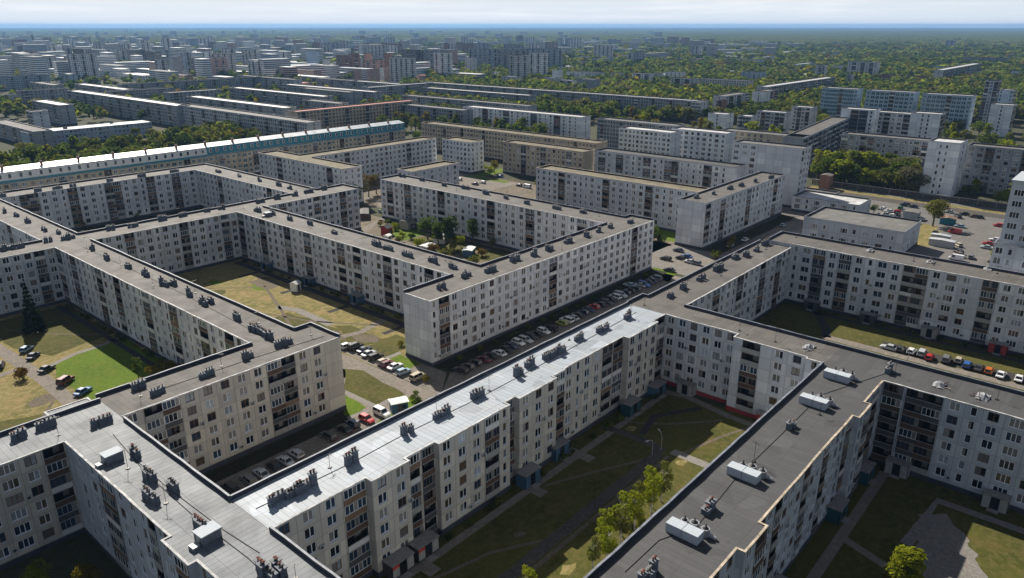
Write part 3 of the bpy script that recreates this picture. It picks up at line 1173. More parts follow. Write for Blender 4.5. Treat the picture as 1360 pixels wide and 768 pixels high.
def car_meshes(kind):
    key = ('car', kind)
    if key in CACHE:
        return CACHE[key]
    L, W, H, bf, cr, rf, rr_ = CARDIM[kind]
    hw = W / 2
    zb = .28
    zs = H * .60 if kind != 'van' else H * .50
    X = lambda f: -L / 2 + L * f
    # lower hull, lofted along the length
    st = [(0.0, .86, .50 * zs + .1, zs - .20), (.025, .95, zb + .06, zs - .05), (.12, 1, zb, zs), (cr + .14, 1, zb, zs + .01), (bf, 1, zb, zs), (.88, .98, zb, zs - .09), (.965, .92, zb + .05, zs - .20), (1.0, .80, zb + .16, zs - .34)]
    if kind == 'van':
        st[5] = (.92, .98, zb, zs - .02)
    m = MB()
    rings = []
    for f, wf, z0, z1 in st:
        w = hw * wf
        x = X(f)
        rings.append([(x, -w * .92, z0), (x, -w, z0 + (z1 - z0) * .35), (x, -w * .97, z0 + (z1 - z0) * .8), (x, -w * .86, z1), (x, w * .86, z1), (x, w * .97, z0 + (z1 - z0) * .8), (x, w, z0 + (z1 - z0) * .35), (x, w * .92, z0)])
    for a, b in zip(rings, rings[1:]):
        for k in range(8):
            j = (k + 1) % 8
            m.poly([a[k], b[k], b[j], a[j]], 0 if k != 7 else 1, smooth=True)
    m.poly(rings[0], 0)
    m.poly(rings[-1][::-1], 0)
    # roof skin and pillars
    b0, b1 = X(cr), X(bf)
    t0, t1 = X(rr_), X(rf)
    wb_, wt = hw * .86, hw * .70
    m.frustum([(t0 - .04, -wt - .03, H - .06), (t1 + .04, -wt - .03, H - .06), (t1 + .04, wt + .03, H - .06), (t0 - .04, wt + .03, H - .06)],
              [(t0 + .06, -wt + .08, H), (t1 - .10, -wt + .08, H), (t1 - .10, wt - .08, H), (t0 + .06, wt - .08, H)], 0)
    for sy in (-1, 1):
        for (xb, xt) in ((b0, t0), (b1, t1), ((b0 * .48 + b1 * .52), (t0 * .45 + t1 * .55))):
            m.tube((xb, sy * wb_, zs - .02), (xt, sy * wt, H - .04), .055, .05, 6, 0, caps=False)
        if kind == 'van':
            m.poly([(b0 + .02, sy * (wb_ + .02), zs), (X(.58), sy * (wb_ + .02), zs), (X(.58), sy * (wt + .02), H - .05), (t0, sy * (wt + .02), H - .05)][::sy], 0)
        m.box(X(bf) - .35, X(bf) - .15, sy * hw + (0 if sy > 0 else -.16), sy * hw + (.16 if sy > 0 else 0), zs, zs + .16, 0)
    body = m.mesh('body', ['paint_white', 'car_trim'])
    g = MB()
    g.frustum([(b0, -wb_, zs - .02), (b1, -wb_, zs - .02), (b1, wb_, zs - .02), (b0, wb_, zs - .02)],
              [(t0, -wt, H - .055), (t1, -wt, H - .055), (t1, wt, H - .055), (t0, wt, H - .055)], 0)
    glass = g.mesh('cabin_window', ['car_glass'])
    w = MB()
    R0 = .32 if kind != 'off-roader' else .37
    w.tube((0, -.10, 0), (0, .10, 0), R0, R0, 16, 0)
    w.tube((0, -.112, 0), (0, .112, 0), R0 * .62, R0 * .62, 12, 1)
    wheel = w.mesh('wheel', ['tyre_rubber', 'rim_metal'])
    h = MB()
    h.box(-.06, .06, -.20, .20, -.08, .08, 0)
    head = h.mesh('headlight', ['head_lamp'])
    t = MB()
    t.box(-.05, .05, -.17, .17, -.09, .09, 0)
    tail = t.mesh('tail_light', ['tail_lamp'])
    CACHE[key] = (body, glass, wheel, head, tail, L, hw, R0, zs)
    return CACHE[key]


def car(x, y, rz, kind, colour, label, group=None):
    body, glass, wheel, head, tail, L, hw, R0, zs = car_meshes(kind)
    nm = 'parked_van' if kind == 'van' else 'parked_car'
    o = empty(nm, (x, y, .03), rz, label, 'van' if kind == 'van' else 'car', group)
    b = put('body', body, o)
    b.material_slots[0].link = 'OBJECT'
    b.material_slots[0].material = MATS['paint_' + colour]
    put('cabin_window', glass, o)
    for sx in (-.31, .31):
        for sy in (-1, 1):
            put('wheel', wheel, o, (L * sx, sy * (hw - .10), R0))
    for sy in (-1, 1):
        put('headlight', head, o, (L / 2 - .13, sy * hw * .62, zs - .33))
        put('tail_light', tail, o, (-L / 2 + .05, sy * hw * .66, zs - .28))
    return o


# ------------------------------------------------------------------ ground sheets
def sheet(name, pts, mat, z):
    me = bpy.data.meshes.new(name)
    bm = MB()
    v3 = [Vector((p[0], p[1], 0)) for p in pts]
    for t in tessellate_polygon([v3]):
        tri = [pts[k] for k in t]
        ar = (tri[1][0] - tri[0][0]) * (tri[2][1] - tri[0][1]) - (tri[1][1] - tri[0][1]) * (tri[2][0] - tri[0][0])
        if ar < 0:
            tri = tri[::-1]
        bm.poly([(p[0], p[1], z) for p in tri])
    o = bm.build(name, [mat])
    return tag(o, kind='structure')


def wobble(pts, amp=.35, step=2.5, seed=1):
    """ragged outline for turf and dirt edges"""
    r = random.Random(seed)
    out = []
    for a, b in zip(pts, pts[1:] + pts[:1]):
        L = math.dist(a, b)
        k = max(1, int(L / step))
        for i in range(k):
            t = i / k
            out.append((a[0] + (b[0] - a[0]) * t + (r.uniform(-amp, amp) if i else 0), a[1] + (b[1] - a[1]) * t + (r.uniform(-amp, amp) if i else 0)))
    return out


def strip(name, pts, w, mat, z, kerb=None):
    """path or road along a polyline"""
    m = MB()
    k = MB()
    L, Rr = [], []
    for i, p in enumerate(pts):
        a = Vector(pts[max(0, i - 1)])
        b = Vector(pts[min(len(pts) - 1, i + 1)])
        d = (b - a).normalized()
        nn = Vector((-d.y, d.x)) * (w / 2)
        L.append((p[0] + nn.x, p[1] + nn.y))
        Rr.append((p[0] - nn.x, p[1] - nn.y))
    for i in range(len(pts) - 1):
        m.poly([(Rr[i][0], Rr[i][1], z), (Rr[i + 1][0], Rr[i + 1][1], z), (L[i + 1][0], L[i + 1][1], z), (L[i][0], L[i][1], z)])
    o = tag(m.build(name, [mat]), kind='structure')
    if kerb:
        for side in (L, Rr):
            for a, b in zip(side, side[1:]):
                va, vb = Vector(a), Vector(b)
                d = (vb - va).normalized()
                q = Vector((-d.y, d.x)) * .09
                lo = [(va.x - q.x, va.y - q.y), (vb.x - q.x, vb.y - q.y), (vb.x + q.x, vb.y + q.y), (va.x + q.x, va.y + q.y)]
                k.frustum([(c[0], c[1], 0.0) for c in lo], [(c[0], c[1], .13) for c in lo])
        tag(k.build('kerb', ['kerb_stone']), kind='structure')
    return o

# ================================================================== the near quarter
B = {}
MAROON, NAVY = 'plinth_maroon', 'plinth_navy'

# long block with the white roof, running up the middle of the picture (sawtooth front)
segs = [(40.8, 56.5, 77.4, 'WWWL'), (56.5, 63.8, 76.0, 'WW'), (63.8, 70.0, 77.0, 'LL'), (70.0, 87.2, 76.0, 'WWWLw'), (87.2, 90.0, 77.3, 'L'),
        (90.0, 101.0, 76.2, 'WWW'), (101.0, 105.0, 77.3, 'L'), (105.0, 126.0, 77.6, 'WwWWLL'), (126.0, 138.0, 76.2, 'WWwW'), (138.0, 143.3, 77.4, 'L')]
vs = []
for i, (a, b, y, p) in enumerate(segs):
    vs.append((a, y, p, 2))
    if i + 1 < len(segs):
        vs.append((b, y, None, 2))
vs.append((143.3, 77.4, None, 0))
vs += [(143.3, 87.6, None, 1), (40.8, 87.6, None, 0)]
B['white'] = building('apartment_block', 'long six-storey block with bright white roof and stepped beige front across the centre', vs,
                      wall='wall_beige', roof='roof_white', plinth='plinth_navy', lod=0, seed=3, coping='coping_steel', coping2='coping')
# spine crossing the lower left corner
vs = [(31.4, 40.0, None, 1), (40.8, 40.0, None, 1), (40.8, 77.4, None, 0), (40.8, 87.6, None, 1), (40.8, 121.8, None, 0), (31.4, 121.8, None, 2),
      (31.4, 119.2, 'w', 2), (31.4, 114.0, 'WL', 2), (31.4, 103.5, 'WWw', 2), (31.4, 93.0, 'LwW', 2), (31.4, 86.2, None, 2), (30.3, 86.2, 'WL', 2), (30.3, 79.0, None, 2), (31.4, 79.0, 'wWWLWWLWW', 2)]
B['spine'] = building('apartment_block', 'pale grey-roofed block in the lower left corner with small balconies on its shaded side', vs,
                      wall='wall_grey', roof='roof_silver', lod=0, seed=5, roof_axis='y')
vs = [(-20, 121.8, 'WWLWWTWL*', 2), (31.4, 121.8, None, 0), (40.8, 121.8, None, 0), (40.8, 131.8, None, 1), (-20, 131.8, None, 1)]
B['arm'] = building('apartment_block', 'short wing at the left edge, grey roof, beside the lower left corner block', vs,
                    wall='wall_beige', roof='roof_silver', lod=0, seed=6)
vs = [(40.8, 123.2, 'wWMWWWWWMWWB', 1), (86.2, 123.2, None, 1), (86.2, 133.8, None, 1), (82.0, 133.8, None, 0), (71.7, 133.8, None, 1), (40.8, 133.8, None, 0)]
vs[0] = (40.8, 123.2, 'WMWWWWWMWWB', 2)
B['endblock'] = building('apartment_block', 'beige block with double balcony stack and blank right margin, left of centre', vs,
                         wall='wall_beige', roof='roof_brown', plinth='plinth_navy', lod=0, seed=7)
vs = [(71.7, 133.8, None, 0), (82.0, 133.8, None, 1), (82.0, 243.3, None, 0), (71.7, 243.3, 'LwWLWWwWLWWLwWWwLWWwLWwWLWWLWW', 2)]
B['leftspine'] = building('apartment_block', 'long block with brown felt roof and many dark flues, above the left lawn', vs,
                          wall='wall_pale', roof='roof_brown', lod=0, seed=8, roof_axis='y')
vs = [(71.7, 243.3, None, 0), (82.0, 243.3, 'LWWLWWwWWLWWwWLW', 2), (131.0, 243.3, None, 0), (141.5, 243.3, 'WWLWwWWLWWwLWW', 2), (185.0, 243.3, None, 1),
      (185.0, 253.5, None, 1), (172.0, 253.5, None, 0), (161.5, 253.5, None, 1), (82.0, 253.5, None, 0)]
vs += [(71.7, 253.5, None, 0)]
B['cross'] = building('apartment_block', 'block with brown roof crossing behind the tan courtyard lawn', vs, wall='wall_pale', roof='roof_brown', seed=9)
B['leftwing'] = building('apartment_block', 'grey block at the left edge behind the dark spruce', [(15, 243.3, 'WLWWwWWWLW*', 2), (71.7, 243.3, None, 0), (71.7, 253.5, None, 1), (15, 253.5, None, 1)],
                         wall='wall_grey', roof='roof_brown', seed=10)
B['leftfar'] = building('apartment_block', 'brown-roofed spine leading off to the left edge of the picture', [(71.7, 253.5, None, 0), (82, 253.5, None, 1), (82, 333, None, 0), (71.7, 333, 'WWLWwW*', 2)],
                        wall='wall_pale', roof='roof_brown', seed=11, roof_axis='y')
B['farrow'] = building('apartment_block', 'long pale block with patchy brown balconies below the teal-banded building', [(20, 333, None, 1), (71.7, 333, None, 0), (82, 333, 'WWMWWwLWWwMWWwLWWLWW', 2), (161.5, 333, None, 0), (172, 333, None, 1), (172, 343, None, 1), (20, 343, None, 1)],
                       wall='wall_pale', roof='roof_brown', seed=12, panels=['panel_brown', 'panel_ochre', 'panel_grey', 'panel_brown'])
B['farspine'] = building('apartment_block', 'pale block with rounded look and small windows, right of the far left courtyard', [(161.5, 253.5, None, 0), (172, 253.5, None, 1), (172, 333, None, 0), (161.5, 333, 'wWWwWWLwWWwW*', 2)],
                         wall='wall_pale', roof='roof_brown', seed=13, roof_axis='y')
B['midspine'] = building('apartment_block', 'long block facing the tan lawn, brown roof with rows of flues, left of centre', [(131, 134.3, None, 0), (141.5, 134.3, None, 1), (141.5, 243.3, None, 0), (131, 243.3, 'LWWwLWWWLWWLwWWWLWLWwWLWWWwLWW', 2)],
                         wall='wall_pale', roof='roof_brown', lod=0, seed=14, roof_axis='y')
B['centre'] = building('apartment_block', 'central block with tall blank end wall above the row of parked cars', [(113.5, 124.5, 'wLWWWWWwWWWwWWLWWWWWwWWWWWwLWWW', 2), (218, 124.5, None, 1), (218, 134.3, None, 1), (214.5, 134.3, None, 0), (203.5, 134.3, None, 1), (141.5, 134.3, None, 0), (131, 134.3, None, 1), (113.5, 134.3, None, 2)],
                       wall='wall_pale', roof='roof_brown', lod=0, seed=15)
B['innerspine'] = building('apartment_block', 'block with dark balcony columns behind the garden trees at the centre', [(203.5, 134.3, None, 0), (214.5, 134.3, None, 1), (214.5, 252, None, 1), (203.5, 252, 'WLWwLWWWWLWWWwWWLWwWWLWwWWWLWW', 2)],
                           wall='wall_pale', roof='roof_brown', lod=1, seed=16, roof_axis='y')
# right of the white roof
vs = [(143.3, 59.7, None, 2), (141.2, 59.7, None, 2), (141.2, 44.0, None, 2)]
vs = [(150.6, 88.0, None, 1), (143.3, 88.0, None, 0), (143.3, 77.4, 'WWWWWW', 2), (143.3, 59.7, None, 2), (141.2, 59.7, 'bLbWW', 2), (141.2, 44.0, None, 2), (140.4, 44.0, 'w', 2), (140.4, 40.5, None, 0), (150.6, 40.5, None, 1), (150.6, 76.5, None, 0), (150.6, 86.5, None, 1)]
B['cornerblock'] = building('apartment_block', 'grey block with brown roof and red plinth closing the shaded courtyard at its far end', vs,
                            wall='wall_pale', roof='roof_brown', plinth='plinth_red', lod=0, seed=17, roof_axis='y')
vs = [(140.0, -45, None, 1), (150.6, -45, None, 1), (150.6, 40.5, None, 0), (140.0, 40.5, None, 0), (140.0, 29.3, 'LMWwWTTwLbMWWTwWMWWW', 2)]
B['rightblock'] = building('apartment_block', 'grey block at the lower right with brown balconies and dark roof', vs,
                           wall='wall_grey', roof='roof_dark', plinth='plinth_navy', lod=0, seed=18, roof_axis='y', panels=['panel_brown', 'panel_dark', 'panel_grey', 'panel_brown'])
vs = [(44, 29.3, 'WWLWWLWWW', 2), (77.5, 29.3, None, 2), (77.5, 28.2, 'WL', 2), (84.5, 28.2, None, 2), (84.5, 29.3, 'WWLWWWLWWLWWWL', 2), (122.5, 29.3, None, 2), (122.5, 28.2, 'WL', 2), (129, 28.2, None, 2), (129, 29.3, 'WLb', 2), (140.0, 29.3, None, 0),
      (140.0, 40.5, None, 1), (44, 40.5, None, 1)]
B['darkroof'] = building('apartment_block', 'block with dark grey roof carrying white ventilation housings, lower right of centre', vs,
                         wall='wall_grey', roof='roof_dark', lod=0, seed=19, coping='coping_steel', coping2='coping_tan')
B['backarm'] = building('apartment_block', 'brown-roofed block running up from the end of the white roof', [(150.6, 76.5, 'LWWWLWWwLWWWLWWLWW', 2), (216.5, 76.5, None, 0), (216.5, 86.5, None, 1), (150.6, 86.5, None, 0)],
                        wall='wall_pale', roof='roof_brown', lod=1, seed=20)
B['farright'] = building('apartment_block', 'wide pale block with red and navy plinth behind the row of cars on the right', [(216.5, -40, None, 1), (227, -40, None, 1), (227, 84, None, 1), (216.5, 84, None, 0), (216.5, 76.5, 'wTLWLWwTWMWTWbLWTwTWWMWTWWLTWTWL', 2)],
                         h=19.0, wall='wall_pale', roof='roof_brown', plinth='plinth_navy', lod=0, seed=21, roof_axis='y')
# tower at the right edge, in two steps
B['steptower'] = building('tower_block', 'pale stepped tower block at the right edge', [(232, -12, 'WWwWWw', 1), (250, -12, None, 1), (250, 28.0, None, 1), (232, 28.0, 'WwbWwWWwWWLWWwW', 1)], h=24.5, floors=8, wall='wall_pale', roof='roof_pale', seed=22, cat='tower block', roof_axis='y')
st = B['steptower']
ub = MB()
ub.box(234.2, 250.0, -11.0, 27.2, 23.81, 41.0, 0, 1)
ub.box(233.9, 250.3, -11.3, 27.5, 41.0, 41.5, 1)
ub.box(240, 246, 8, 16, 41.503, 44.0, 0, 1)
ub.build('upper_storeys', ['wall_grey', 'unit_white'], st[0], st[2])
r_ = random.Random(3)
for f in range(5):
    for q in range(9):
        fr, pa, one = window_meshes('T' if q % 3 != 1 else 'W', 'frame_white', r_.choice((0, 0, 1)), 'glass_dark')
        put('window', one, st[0], (233.98 - st[2][0], 25.2 - q * 3.0 - st[2][1], 25.4 + f * 3.0), -math.pi / 2)
annex = building('roof_annex', 'low grey annex with pale roof rim behind the lower left corner roof', [(33.5, 131.9, None, 0), (40.7, 131.9, None, 2), (40.7, 137.8, None, 2), (33.5, 137.8, 'w', 2)], h=16.6, floors=5, wall='wall_grey', roof='roof_silver', seed=23, cat='annex')


# ------------------------------------------------------------------ roof furniture
bl = {k: B[k][1:] for k in B}
random.seed(21)
flues(bl['leftspine'], [(122, 330), (142, 343), (171, 354), (194, 364), (218, 377), (230, 377), (251, 391), (270, 402), (280, 400), (314, 422), (336, 437), (346, 440), (378, 457)], 'y', keep=(73.5, 80.5, 135, 242))
flues(bl['cross'], [(91, 316), (59, 320), (145, 303), (177, 300), (214, 291), (242, 286), (265, 277), (292, 276), (345, 268), (368, 263), (392, 259), (410, 255), (430, 251)], 'x', keep=(73, 183, 245, 252))
flues(bl['leftfar'], [(6, 281), (22, 286), (37, 294), (59, 305), (78, 309)], 'y', keep=(73.5, 80.5, 255, 331))
flues(bl['leftwing'], [(6, 331), (25, 328)], 'x', keep=(20, 70, 245, 252))
flues(bl['endblock'], [(329, 473), (274, 497), (210, 520), (183, 514), (378, 456)], 'x', keep=(43, 84, 125, 132))
flues(bl['midspine'], [(342, 280), (362, 284), (385, 291), (411, 297), (444, 309), (500, 325), (515, 330), (541, 339), (575, 347), (601, 355)], 'y', keep=(133, 140, 136, 242))
flues(bl['centre'], [(619, 366), (586, 382), (651, 359), (684, 345), (709, 338), (729, 331), (755, 321), (779, 313), (795, 307), (811, 301), (837, 295)], 'x', keep=(115, 216, 126, 133))
flues(bl['innerspine'], [(535, 234), (560, 239), (590, 246), (618, 250), (645, 257), (672, 263), (700, 270), (740, 277), (775, 282)], 'y', keep=(205, 213, 136, 250))
flues(bl['backarm'], [(1016, 324), (1004, 332), (990, 339), (977, 342), (954, 357), (931, 370), (907, 382), (890, 393)], 'x', keep=(152, 215, 78, 85))
flues(bl['white'], [(833, 421), (801, 437), (768, 449), (746, 467), (731, 472), (703, 484), (688, 496), (634, 526), (586, 550), (541, 573), (467, 613), (407, 647), (391, 653), (372, 663)], 'x', keep=(42, 141, 79, 86))
flues(bl['spine'], [(180, 603), (199, 634), (230, 646), (200, 661), (267, 698), (352, 761), (370, 757)], 'y', keep=(33, 39.5, 46, 120))
flues(bl['arm'], [(137, 562), (24, 580), (60, 565)], 'x', keep=(-15, 39, 123.5, 130))
flues(bl['darkroof'], [(862, 764), (940, 676), (1050, 566), (800, 800)], 'x', keep=(46, 138, 31, 39))
flues(bl['rightblock'], [(1181, 492)], 'x')
flues(bl['farrow'], [(20, 268), (60, 258), (85, 253), (105, 250), (150, 242), (195, 236), (235, 229)], 'x', keep=(25, 170, 335, 341))
flues(bl['farspine'], [(290, 228), (318, 234), (345, 240), (370, 246), (385, 250)], 'y', keep=(163, 170, 256, 331))
roof_hatch(bl['spine'], *at(150, 611, 17.3), 2.6, 1.8, 1.3, .05)
roof_hatch(bl['spine'], *at(277, 716, 17.3), 2.7, 2.0, 1.4, .05)
roof_hatch(bl['midspine'], *at(356, 287, 17.3), 2.2, 1.8, 1.2)
for u, v in ((909, 705), (988, 628), (1081, 533), (1112, 499)):
    x, y = at(u, v, 18.1)
    air_unit(bl['darkroof'], x, min(max(y, 32.4), 37.2))
roof_debris(bl['cornerblock'], *at(1074, 462, 17.3), 1)
roof_debris(bl['rightblock'], *at(1248, 512, 17.3), 2)
roof_debris(bl['rightblock'], *at(1305, 528, 17.3), 3)
for i, (u, v) in enumerate(((1156, 333), (1236, 348), (1312, 357))):
    roof_debris(bl['farright'], *at(u, v, 18.4), 5 + i)
roof_cable(bl['darkroof'], [at(830, 760, 17.3), at(875, 718, 17.3), at(925, 700, 17.3), at(975, 638, 17.3), at(1045, 570, 17.3), at(1090, 525, 17.3), at(1180, 495, 17.3)])
roof_cable(bl['spine'], [at(150, 577, 17.3), at(195, 630, 17.3), at(262, 690, 17.3), at(330, 742, 17.3), at(380, 790, 17.3)])
roof_cable(bl['spine'], [at(172, 604, 17.3), at(225, 650, 17.3), at(298, 705, 17.3), at(345, 735, 17.3)])
roof_cable(bl['white'], [at(340, 676, 17.3), at(467, 615, 17.3), at(541, 575, 17.3), at(634, 530, 17.3), at(720, 484, 17.3), at(845, 415, 17.3)])
roof_cable(bl['leftspine'], [at(110, 328, 17.3), at(240, 389, 17.3), at(340, 442, 17.3), at(370, 458, 17.3)])
roof_cable(bl['endblock'], [at(200, 522, 17.3), at(330, 478, 17.3), at(430, 447, 17.3)])

# porches along the fronts
wroot, wro, woff, _z = B['white']
for u, v, s, p in ((520, 752, 'panel_dark', 'poster_red'), (562, 735, 'panel_dark', 'poster_red'), (700, 640, 'panel_blue', None), (745, 607, 'panel_blue', None), (836, 547, 'porch_teal', None), (868, 523, 'panel_blue', None)):
    x, y = at(u, v, 0)
    porch(wroot, woff, x, 76.0 if not 101 < x < 126 else 77.5, 0.0, 4.6, 2.4, 2.9, s, p)
for x in (52, 66):
    porch(B['spine'][0], B['spine'][2], 31.3, 60 + x - 52 + 40 * 0, -math.pi / 2, 4.5, 2.2, 2.9, 'panel_blue')
for x in (60, 92, 118, 133):
    porch(B['darkroof'][0], B['darkroof'][2], x, 29.2, 0.0, 4.5, 2.3, 2.9, 'porch_teal')
for y in (150, 175, 200, 225):
    porch(B['midspine'][0], B['midspine'][2], 130.9, y, -math.pi / 2, 4.4, 2.3, 2.8, random.choice(('panel_red', 'panel_blue', 'panel_grey')))
for y in (70, 50, 24, 8, -9):
    bq = 'cornerblock' if y > 40 else 'rightblock'
    porch(B[bq][0], B[bq][2], (143.2 if y > 60 else 141.1) if y > 40 else 139.9, y, -math.pi / 2, 4.2, 2.1, 2.8, 'panel_red' if y in (50, -9) else 'panel_grey')
for y in (68, 52, 36, 20, 5):
    porch(B['farright'][0], B['farright'][2], 216.4, y, -math.pi / 2, 4.4, 2.2, 2.8, random.choice(('panel_red', 'panel_grey', 'panel_dark')))

ra = random.Random(77)
for key, n_ in (('white', 5), ('spine', 4), ('arm', 2), ('endblock', 3), ('leftspine', 5), ('midspine', 5), ('centre', 5), ('cross', 4), ('darkroof', 3), ('rightblock', 4), ('cornerblock', 3), ('farright', 5), ('backarm', 3), ('innerspine', 4)):
    ps = [c.co for c in B[key][1].data.vertices]
    o2 = B[key][2]
    xs_ = [p.x + o2[0] for p in ps]
    ys_ = [p.y + o2[1] for p in ps]
    lx, ly = max(xs_) - min(xs_), max(ys_) - min(ys_)
    for q in range(n_):
        t = (q + ra.uniform(.2, .8)) / n_
        if lx > ly:
            antenna(B[key][1:], min(xs_) + lx * t, max(ys_) - ra.uniform(2.2, 7.5), ra.choice((2.2, 2.8, 3.4)), ra.uniform(0, 3))
        else:
            antenna(B[key][1:], max(xs_) - ra.uniform(2.2, 6.8), min(ys_) + ly * t, ra.choice((2.2, 2.8, 3.4)), ra.uniform(0, 3))

# ================================================================== courts, lanes and lawns of the near quarter
INF = 30000.0
gm = MB()
ringsR = [0, 150, 400, 900, 2000, 5000, 14000, INF]
NS = 72
for a, b in zip(ringsR, ringsR[1:]):
    for k in range(NS):
        t0, t1 = 2 * math.pi * k / NS, 2 * math.pi * (k + 1) / NS
        q = [(b * math.cos(t0), b * math.sin(t0), 0), (b * math.cos(t1), b * math.sin(t1), 0)]
        if a:
            gm.poly([(a * math.cos(t0), a * math.sin(t0), 0)] + q + [(a * math.cos(t1), a * math.sin(t1), 0)])
        else:
            gm.poly([(0, 0, 0)] + q)
tag(gm.build('ground', ['terrain']), kind='structure')

Z1, Z2, Z3, Z4 = .008, .014, .020, .026
# left courtyard
sheet('courtyard_ground', [(-15, 131.8), (71.7, 133.8), (71.7, 243.3), (-15, 243.3)], 'grass_dry', Z1)
sheet('lawn', wobble([(50.2, 166), (71, 166), (70.8, 203), (65.5, 200.8), (54.0, 198.5), (50.4, 190)], .5, 2.5, 4), 'grass_lush', Z2)
sheet('lawn', wobble([(54, 203), (70.8, 206.5), (70.8, 240), (50, 240), (49, 216)], .6, 3, 5), 'grass_olive', Z2)
sheet('lawn', wobble([(20, 140), (44.5, 140), (44.5, 170), (30, 176), (15, 168)], .8, 3, 6), 'grass_olive', Z2)
strip('lane', [at(-40, 440), at(5, 468), at(60, 505), at(98, 538), (47.5, 150), (47, 134)], 3.3, 'asphalt_pale', Z3)
strip('path', [at(66, 486), at(100, 470), at(132, 460), at(176, 441), at(205, 428)], 1.5, 'paving', Z3)
strip('path', [at(-40, 510), at(0, 499), at(28, 489)], 2.0, 'asphalt_pale', Z3)
strip('path', [(68.5, 136), (68.5, 241)], 1.6, 'asphalt', Z3)
# tan courtyard left of centre
sheet('courtyard_ground', [(82, 133.8), (131, 134.3), (131, 243.3), (82, 243.3)], 'grass_dry', Z1)
sheet('lawn', wobble([(100, 150), (117, 146), (117, 162), (113.5, 165), (112, 159), (101, 160)], .6, 2.5, 7), 'grass_olive', Z2)
sheet('lawn', wobble([(104, 168), (112, 168), (111, 184), (104, 183)], .6, 2.5, 8), 'grass_olive', Z2)
sheet('lawn', wobble([(84, 136), (98, 136), (98, 241), (84, 241)], .7, 3, 9), 'grass_olive', Z2)
strip('path', [(127.2, 137), (127.2, 241)], 2.6, 'asphalt', Z3)
strip('path', [at(368, 408), at(395, 412), at(440, 432)], 2.6, 'paving', Z3)
strip('path', [at(455, 447), at(480, 441), at(510, 424)], 2.2, 'asphalt_pale', Z3)
for y in (150, 175, 200, 225):
    strip('path', [(128.2, y), (119, y)], 1.8, 'asphalt', Z4)
# car park court between the central block and the white roof
sheet('parking_lot', [(40.8, 87.6), (143.3, 88), (216.5, 88), (216.5, 121.5), (118, 121.5), (104.3, 112), (103.8, 150), (93, 147.5), (86.2, 141), (86.2, 121), (40.8, 121)], 'asphalt_pale', Z2)
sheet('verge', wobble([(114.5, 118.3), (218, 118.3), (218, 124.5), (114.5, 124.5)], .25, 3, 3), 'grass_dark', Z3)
sheet('verge', wobble([(104.8, 112), (113.5, 119.5), (113.5, 134), (104.8, 150)], .3, 3, 13), 'asphalt_pale', Z3)
sheet('lawn', wobble([(106.5, 136), (113, 136), (113, 128), (106.5, 128)], .3, 2, 14), 'grass_lush', Z4)
sheet('lawn', wobble([(106.5, 147), (121, 147), (121, 138), (106.5, 138)], .5, 2, 15), 'grass_olive', Z4)
strip('path', [(105.8, 137), (114, 137)], 1.3, 'paving', .032)
strip('kerb_strip', [(104.6, 112.6), (104.6, 149.5)], .5, 'paving', .030)
sheet('lawn', wobble([at(458, 490), at(482, 492), at(538, 524), at(505, 540), at(458, 518)], .4, 2, 16), 'grass_olive', Z4)
sheet('lawn', wobble([at(458, 525), at(486, 541), at(466, 553), at(457, 552)], .3, 2, 17), 'grass_lush', Z4)
sheet('lawn', wobble([at(500, 562), at(545, 526), at(585, 545), at(540, 575)], .4, 2, 18), 'grass_lush', Z4)
strip('path', [at(458, 521), at(500, 541), at(520, 548)], 1.5, 'paving', .032)
strip('path', [at(462, 556), at(500, 541), at(520, 530)], 1.4, 'paving', .034)
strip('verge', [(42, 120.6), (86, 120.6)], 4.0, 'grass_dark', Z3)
# shaded court between the white roof and the dark roof
sheet('courtyard_ground', [(41, 40.5), (141.2, 40.5), (141.2, 78), (41, 78)], 'grass_olive', Z1)
strip('lane', [(41, 61.4), (72.4, 61.2), (100, 61.6), (114, 61.6), (117.6, 62.6)], 2.3, 'asphalt_worn', Z3)
strip('path', [(41, 59.4), (72.4, 59.3), (100, 59.6), (116, 59.7)], .9, 'track', Z3)
strip('path', [(117.6, 62.4), (117.8, 68), (117.2, 76)], 2.0, 'asphalt_worn', Z4)
strip('track', [(60, 70), (72, 67), (80, 62.5)], .7, 'track', Z3)
strip('track', [(92, 72), (101, 68), (112, 62.5)], .7, 'track', Z3)
strip('track', [(122, 73), (127, 66), (136, 58)], .8, 'track', Z3)
strip('track', [(119, 58), (130, 55), (138, 52)], .7, 'track', Z3)
strip('track', [(88, 137), (100, 160), (112, 190), (124, 222)], .9, 'track', Z3)
strip('track', [(126, 150), (112, 172), (100, 205), (96, 235)], .8, 'track', Z3)
strip('track', [(126, 205), (114, 214), (101, 228)], .8, 'track', Z3)
strip('track', [(22, 150), (34, 160), (45, 176)], .8, 'track', Z3)
strip('track', [(52, 232), (60, 218), (68, 208)], .7, 'track', Z3)
strip('track', [(82, -20), (96, 0), (104, 10)], .8, 'track', Z3)
strip('track', [(90, 24), (100, 14), (106, 9)], .8, 'track', Z3)
strip('track', [(160, 60), (172, 40), (180, 10)], .8, 'track', Z3)
strip('path', [(41, 73.0), (139, 73.6)], 1.6, 'asphalt_pale', Z3)
strip('path', [(118, 60), (117.9, 52), (121.5, 48), (121.6, 41)], 2.2, 'paving', Z4)
strip('path', [(139.4, 77), (140.6, 68), (138.6, 58), (137.6, 42)], 1.9, 'asphalt_pale', Z4)
strip('path', [(119.8, 68), (128, 70), (138, 64)], 1.5, 'asphalt', .030)
for x in (63, 90, 105):
    strip('path', [(x, 76), (x, 70.2)], 2.4, 'asphalt_pale', .030)
sheet('verge', wobble([(41, 41), (116, 41), (116, 58.8), (41, 58.8)], .5, 3, 23), 'grass_olive', Z2)
